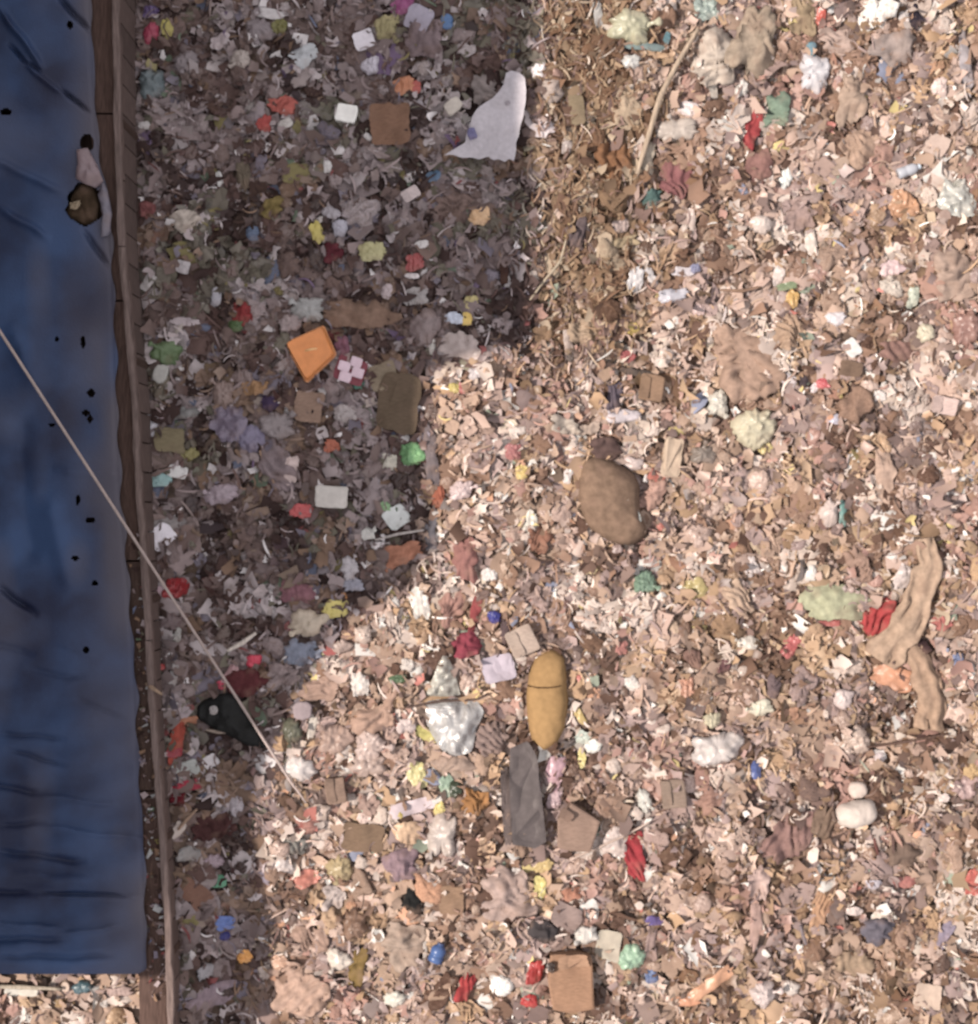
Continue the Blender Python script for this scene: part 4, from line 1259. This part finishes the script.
def zone_colours(px, py, r):
    """observed colours for pieces at these pixels and whether each lies in the shade"""
    n = len(px)
    bx = np.interp(py, SH_Y, SH_X)
    sh = (px + r.normal(0, 5, n) < bx) & ~((px < 165) & (py > 978))
    straw = np.exp(-(np.maximum(0, np.abs(px - 585) - 25) / 38) ** 2) * np.clip((430 - py) / 120, 0, 1) * 0.95
    brown = np.clip(vnoise(px / 110, py / 110, 41) * 1.1 + 0.10 + 0.25 * (py > 560) * (px > 660), 0, 0.85)
    cl = pick(LITPAL, n, r); cs = pick(SHPAL, n, r); cw = pick(STRAW, n, r)
    col = np.where((r.random(n) < straw + (px > 560) * brown * 0.6)[:, None], cw, cl)
    # neighbouring scraps often come from one torn thing: mix in a colour shared by each patch
    gx, gy = px / 34.0, py / 34.0
    best = np.full(n, 9e9); key = np.zeros(n, np.int64)
    for ox in (-1, 0, 1):
        for oy in (-1, 0, 1):
            cx = np.floor(gx) + ox; cy = np.floor(gy) + oy
            jx = cx + 0.5 + 0.5 * vnoise(cx + 0.0, cy + 0.0, 61); jy = cy + 0.5 + 0.5 * vnoise(cx + 0.0, cy + 0.0, 62)
            d = (gx - jx) ** 2 + (gy - jy) ** 2
            m = d < best; best[m] = d[m]; key[m] = (cx[m] * 911 + cy[m]).astype(np.int64)
    pr = np.random.default_rng(5)
    pl, ps = pick(LITPAL[:6] + LITPAL[7:10], 4096, pr), pick(SHPAL[:6] + SHPAL[7:9], 4096, pr)
    k = (key * 2654435761 % 4096).astype(int)
    f = (r.random(n) < 0.58)[:, None] * 0.8
    f2 = f * (r.random(n) > straw)[:, None]
    col = col * (1 - f2) + pl[k] * f2; cs = cs * (1 - f) + ps[k] * f
    alb = tone(np.where(sh[:, None], lin(cs) / L_SHADE, lin(col) / L_LIT * (LIT_GAIN - 0.2 * straw)[:, None]), 0.85)
    obs = np.where(sh[:, None], cs, col)
    return alb, obs, sh

LIT_GAIN = 1.28
GEN = [  # code, how many, smallest and largest size in px, group
    ('bag', 230, 10, 24, 'loose crumpled bags'), ('film', 146, 9, 22, 'loose plastic wrappers'), ('rag', 190, 14, 40, 'loose cloth rags'),
    ('pap', 150, 9, 17, 'loose paper scraps'), ('card', 170, 10, 24, 'loose cardboard pieces'), ('pile', 130, 12, 28, 'crumpled cloth heaps'), ('hard', 90, 9, 15, 'hard plastic scraps')]
GNAME = {'bag': 'crumpled plastic bag', 'film': 'creased wrapper', 'rag': 'folded rag', 'pap': 'paper scrap', 'card': 'cardboard piece', 'pile': 'crumpled cloth', 'hard': 'plastic scrap'}
GLIFT = {'bag': 0.03, 'film': 0.035, 'rag': 0.035, 'pap': 0.045, 'card': 0.035, 'pile': 0.03, 'hard': 0.035}
placed = [(q[0], q[1], 0.75 * max(q[2], q[3])) for q in TRACED]
gr = np.random.default_rng(77)
grid = {}
def gadd(px, py, rad): grid.setdefault((int(px // 40), int(py // 40)), []).append((px, py, rad))
for q in placed: gadd(*q)
def crowded(px, py, rad):
    i, j = int(px // 40), int(py // 40)
    for a in (i - 1, i, i + 1):
        for b in (j - 1, j, j + 1):
            for x, y, rr in grid.get((a, b), ()):
                if (x - px) ** 2 + (y - py) ** 2 < (0.80 * (rr + rad)) ** 2: return True
    return False
def left_limit(py): return np.interp(py, ED_Y, RO_X) + 3
for code, cnt, smin, smax, group in GEN:
    nm, cat, relief, mt, p, jit, smooth, tk, dp = KIND[code]
    variants = []
    for v in range(12):
        asp = (0.95, 0.75, 0.6, 0.85)[v % 4]
        out = outline_pts(22, 1.0, asp, p, jit * 1.15, 900 + v * 13 + len(code))
        V, F, sg, rg = disc(out, relief, 500 + v * 7, tk * 0.9 * asp, 5)
        V, F = skirt(V, F, sg, rg, 0.10, 0.97)
        variants.append(make_mesh(nm, V, F, M[mt], smooth))
    made = tries = 0
    while made < cnt and tries < cnt * 60:
        tries += 1
        px, py = gr.uniform(-10, 990), gr.uniform(-10, 1032)
        size = smin + (smax - smin) * gr.random() ** 2
        if px < left_limit(py) + size * 0.45 and not (py > 984 and px < 130): continue
        if crowded(px, py, size * 0.42): continue
        gadd(px, py, size * 0.42)
        alb, obs, sh = zone_colours(np.array([px]), np.array([py]), gr)
        x, y, z = on_ground(px, py, GLIFT[code])
        o = link(nm, variants[made % 12], (x, y, z), gr.uniform(0, 2 * PI), None, np.clip(alb[0] * gr.uniform(0.85, 1.12), 0.012, 0.8))
        e = 0.06
        gx = (ground_h(x + e, y) - ground_h(x - e, y)) / (2 * e); gy = (ground_h(x, y + e) - ground_h(x, y - e)) / (2 * e)
        o.rotation_euler = (float(np.clip(gy, -.5, .5)) + gr.normal(0, 0.10), float(np.clip(-gx, -.5, .5)) + gr.normal(0, 0.10), o.rotation_euler[2])
        o.rotation_mode = 'ZYX'
        s = size * (CAM_Z - z) / F_PX
        o.scale = (s, s, s)
        cw = name_of(obs[0], bool(sh[0]))
        o['category'] = cat; o['group'] = group
        o['label'] = place_label(('small ' if size < (smin + smax) * 0.42 else '') + cw + ' ' + GNAME[code], px, py)
        made += 1

# ------------------------------------------------------------------ the countless small scraps and fibres between them
def fast_mesh(name, V, Q, col, mat, smooth):
    me = bpy.data.meshes.new(name)
    me.vertices.add(len(V)); me.vertices.foreach_set('co', V.astype(np.float32).ravel())
    me.loops.add(Q.size); me.loops.foreach_set('vertex_index', Q.astype(np.int32).ravel())
    me.polygons.add(len(Q)); me.polygons.foreach_set('loop_start', (np.arange(len(Q)) * Q.shape[1]).astype(np.int32))
    me.polygons.foreach_set('use_smooth', np.full(len(Q), smooth))
    me.update(calc_edges=True)
    ca = me.color_attributes.new('Col', 'FLOAT_COLOR', 'POINT')
    ca.data.foreach_set('color', np.column_stack([col, np.ones(len(col))]).astype(np.float32).ravel())
    me.materials.append(mat)
    return me

def scatter(n, r, margin=70, pad=0.86, half=1.5):
    px = r.uniform(-margin, 978 + margin, n); py = r.uniform(-margin, 1024 + margin, n)
    ok = (px > np.interp(py, ED_Y, RO_X) + 2) | ((py > 978) & (px < 168)) & (px > -70)
    ok &= ~hits_traced(px, py, pad, half)
    px, py = px[ok], py[ok]
    z = np.zeros(len(px))
    for _ in range(3):
        x, y = px2w(px, py, z); z = ground_h(x, y)
    return px, py, x, y, z

def flakes(name, n, smin, smax, zlo, zhi, tilt, mat, label, seed, smooth, pad, half):
    r = np.random.default_rng(seed)
    px, py, x, y, z = scatter(n, r, 260, pad, half); n = len(px)
    alb, obs, sh = zone_colours(px, py, r)
    alb = np.clip(alb * r.uniform(0.8, 1.18, (n, 1)), 0.012, 0.72)
    sz = (smin + (smax - smin) * r.random(n) ** 2.2) * 0.008 / 2
    asp = r.uniform(0.4, 1.0, n)
    u = np.array([-1, 0, 1, -1, 0, 1, -1, 0, 1.0]); v = np.array([-1, -1, -1, 0, 0, 0, 1, 1, 1.0])
    U = u[None] * (1 + r.normal(0, 0.22, (n, 9))); Vv = v[None] * (1 + r.normal(0, 0.22, (n, 9)))
    U = U + r.normal(0, 0.15, (n, 9)); Vv = Vv + r.normal(0, 0.15, (n, 9))
    W = r.normal(0, 0.28, (n, 1)) * U ** 2 + r.normal(0, 0.28, (n, 1)) * Vv ** 2 + r.normal(0, 0.16, (n, 9))
    U *= sz[:, None]; Vv *= (sz * asp)[:, None]; W *= sz[:, None]
    a = r.uniform(0, 2 * PI, n); tx = r.normal(0, tilt, n); ty = r.normal(0, tilt, n)
    W2 = W + U * np.tan(np.clip(tx, -1, 1))[:, None] + Vv * np.tan(np.clip(ty, -1, 1))[:, None]
    X = x[:, None] + U * np.cos(a)[:, None] - Vv * np.sin(a)[:, None]
    Y = y[:, None] + U * np.sin(a)[:, None] + Vv * np.cos(a)[:, None]
    Z = (z + r.uniform(zlo, zhi, n))[:, None] + W2
    P = np.stack([X, Y, Z], 2).reshape(-1, 3)
    q = np.array([[0, 1, 4, 3], [1, 2, 5, 4], [3, 4, 7, 6], [4, 5, 8, 7]])
    Q = (np.arange(n)[:, None, None] * 9 + q[None]).reshape(-1, 4)
    col = np.repeat(alb, 9, 0) * r.uniform(0.88, 1.12, (n * 9, 1))
    o = link(name, fast_mesh(name, P, Q, col, mat, smooth))
    o['kind'] = 'stuff'; o['label'] = label; o['category'] = 'litter'

def patches(name, n, smin, smax, zlo, zhi, mat, label, seed):
    """crumpled, folded pieces a hand wide, too many to count"""
    r = np.random.default_rng(seed)
    px, py, x, y, z = scatter(n, r, 260, 0.70, 0.0); n = len(px)
    alb, obs, sh = zone_colours(px, py, r)
    alb = np.clip(alb * r.uniform(0.75, 1.2, (n, 1)), 0.012, 0.8)
    sz = (smin + (smax - smin) * r.random(n) ** 1.8) * 0.008 / 2
    g = np.linspace(-1, 1, 6); u, v = [q.ravel() for q in np.meshgrid(g, g)]
    th = r.uniform(0, 2 * PI, (n, 1))
    rad = 1 - 0.22 * (np.abs(u) * np.abs(v))[None]
    U = u[None] * rad * (1 + r.normal(0, 0.13, (n, 36))); Vv = v[None] * rad * (1 + r.normal(0, 0.13, (n, 36)))
    k = r.uniform(4, 10, (n, 1)); ph = r.uniform(0, 6.3, (n, 1))
    t = U * np.cos(th) + Vv * np.sin(th)
    W = r.uniform(0.10, 0.28, (n, 1)) * np.abs(np.sin(t * k / 2 + ph + 0.5 * U * Vv)) + r.normal(0, 0.045, (n, 36)) - 0.15 * (U ** 2 + Vv ** 2)
    U = U * sz[:, None]; Vv = Vv * (sz * r.uniform(0.5, 1.0, n))[:, None]; W = W * sz[:, None]
    a = r.uniform(0, 2 * PI, n)[:, None]
    W = W + U * r.normal(0, 0.15, (n, 1)) + Vv * r.normal(0, 0.15, (n, 1))
    X = x[:, None] + U * np.cos(a) - Vv * np.sin(a); Y = y[:, None] + U * np.sin(a) + Vv * np.cos(a)
    Z = ground_h(X, Y) * 0.6 + (z * 0.4)[:, None] + r.uniform(zlo, zhi, n)[:, None] + W
    P = np.stack([X, Y, Z], 2).reshape(-1, 3)
    q = np.array([[i * 6 + j, i * 6 + j + 1, i * 6 + j + 7, i * 6 + j + 6] for i in range(5) for j in range(5)])
    Q = (np.arange(n)[:, None, None] * 36 + q[None]).reshape(-1, 4)
    col = np.repeat(alb, 36, 0) * r.uniform(0.9, 1.1, (n * 36, 1))
    o = link(name, fast_mesh(name, P, Q, col, mat, True))
    o['kind'] = 'stuff'; o['label'] = label; o['category'] = 'litter'

def fibres(name, n, lmin, lmax, width, zlo, zhi, label, seed, straw=False):
    r = np.random.default_rng(seed)
    px, py, x, y, z = scatter(n, r, 200, 0.8, 1.0)
    if straw:
        keep = r.random(len(px)) < np.exp(-((px - 575) / 60) ** 2) * np.clip((430 - py) / 140, 0, 1)
        px, py, x, y, z = px[keep], py[keep], x[keep], y[keep], z[keep]
    n = len(px)
    alb, obs, sh = zone_colours(px, py, r)
    alb = np.clip(alb * r.uniform(0.9, 1.35, (n, 1)), 0.012, 0.75)
    L = (lmin + (lmax - lmin) * r.random(n) ** 1.8) * 0.008; w = width * r.uniform(0.6, 1.4, n) * 0.008 / 2
    a = r.uniform(0, 2 * PI, n) if not straw else r.normal(1.5, 0.7, n)
    k = r.normal(0, 1.2, n)
    t = np.linspace(-0.5, 0.5, 6)
    ang = a[:, None] + k[:, None] * t[None]
    dx = np.cos(ang) * L[:, None] / 5; dy = np.sin(ang) * L[:, None] / 5
    X = x[:, None] + np.cumsum(dx, 1) - dx.sum(1, keepdims=True) / 2; Y = y[:, None] + np.cumsum(dy, 1) - dy.sum(1, keepdims=True) / 2
    tw = r.normal(0, 0.5, (n, 1)) + r.normal(0, 0.7, (n, 1)) * t[None]
    arch = r.uniform(0, 0.25, (n, 1)) * L[:, None] * (0.25 - t[None] ** 2) * 2
    Zc = ground_h(X, Y) + r.uniform(zlo, zhi, n)[:, None] + arch
    nx, ny = -np.sin(ang), np.cos(ang)
    ww = w[:, None] * (1 - (2 * t[None]) ** 4 * 0.5)
    P = np.stack([np.stack([X + nx * ww * np.cos(tw), Y + ny * ww * np.cos(tw), Zc + ww * np.sin(tw)], 2),
                  np.stack([X - nx * ww * np.cos(tw), Y - ny * ww * np.cos(tw), Zc - ww * np.sin(tw)], 2)], 2).reshape(-1, 3)
    q = np.array([[2 * i, 2 * i + 1, 2 * i + 3, 2 * i + 2] for i in range(5)])
    Q = (np.arange(n)[:, None, None] * 12 + q[None]).reshape(-1, 4)
    o = link(name, fast_mesh(name, P, Q, np.repeat(alb, 12, 0), SCRAP, True))
    o['kind'] = 'stuff'; o['label'] = label; o['category'] = 'litter'

SCRAP = attr_mat('litter_scraps', 0.8, 0.2)
GLOSS = attr_mat('litter_film', 0.45, 0.35)
patches('litter_patches', 16500, 16, 40, -0.01, 0.02, SCRAP, 'overlapping crumpled patches of faded litter covering the ground', 300)
flakes('litter_bed', 21000, 8, 20, 0.0, 0.04, 0.30, SCRAP, 'dense bed of small faded litter scraps covering the ground', 301, True, 0.75, 0.5)
flakes('litter_scraps', 41000, 4, 12, 0.01, 0.06, 0.45, GLOSS, 'countless tiny torn plastic and paper scraps', 302, True, 0.84, 0.0)
fibres('litter_fibres', 12500, 6, 24, 1.8, 0.03, 0.06, 'thin curled strips and threads strewn over the litter', 303)
fibres('straw_fibres', 40000, 8, 26, 1.6, 0.03, 0.075, 'brown straw like fibres in a band near the top', 304, True)

# crumbs that collected in the gutter between tarpaulin and planks
r = np.random.default_rng(9)
n = 300
py = 520 + 480 * r.random(n) ** 0.7; f = r.random(n)
px = np.interp(py, ED_Y, ED_X) * (1 - f) + np.interp(py, ED_Y, RI_X) * f + 1
P, Q, Cc = [], [], []
for i in range(n):
    x, y = px2w(px[i], py[i], Z_RAIL)
    s = (1 + 8 * r.random() ** 2) * 0.0038; q = r.uniform(0.3, 1); a = r.uniform(0, 6.3); b = len(P)
    for k, (u, v) in enumerate(((-1 + r.normal(0, .3), -.7), (1, -.8 + r.normal(0, .4)), (.9 + r.normal(0, .4), .8), (-.8, .7 + r.normal(0, .4)))):
        P.append((x + s * (u * math.cos(a) - q * v * math.sin(a)), y + s * (u * math.sin(a) + q * v * math.cos(a)), Z_RAIL - 0.018 + r.uniform(0, 0.03)))
    Q.append((b, b + 1, b + 2, b + 3))
    c = pick(SHPAL, 1, r)[0]; Cc += [np.clip(lin(c) / L_SHADE * 0.8, 0.012, 0.28)] * 4
o = link('gutter_crumbs', fast_mesh('gutter_crumbs', np.array(P), np.array(Q), np.array(Cc), SCRAP, False))
o['kind'] = 'stuff'; o['label'] = 'small crumbs of litter caught between tarpaulin and planks'; o['category'] = 'litter'
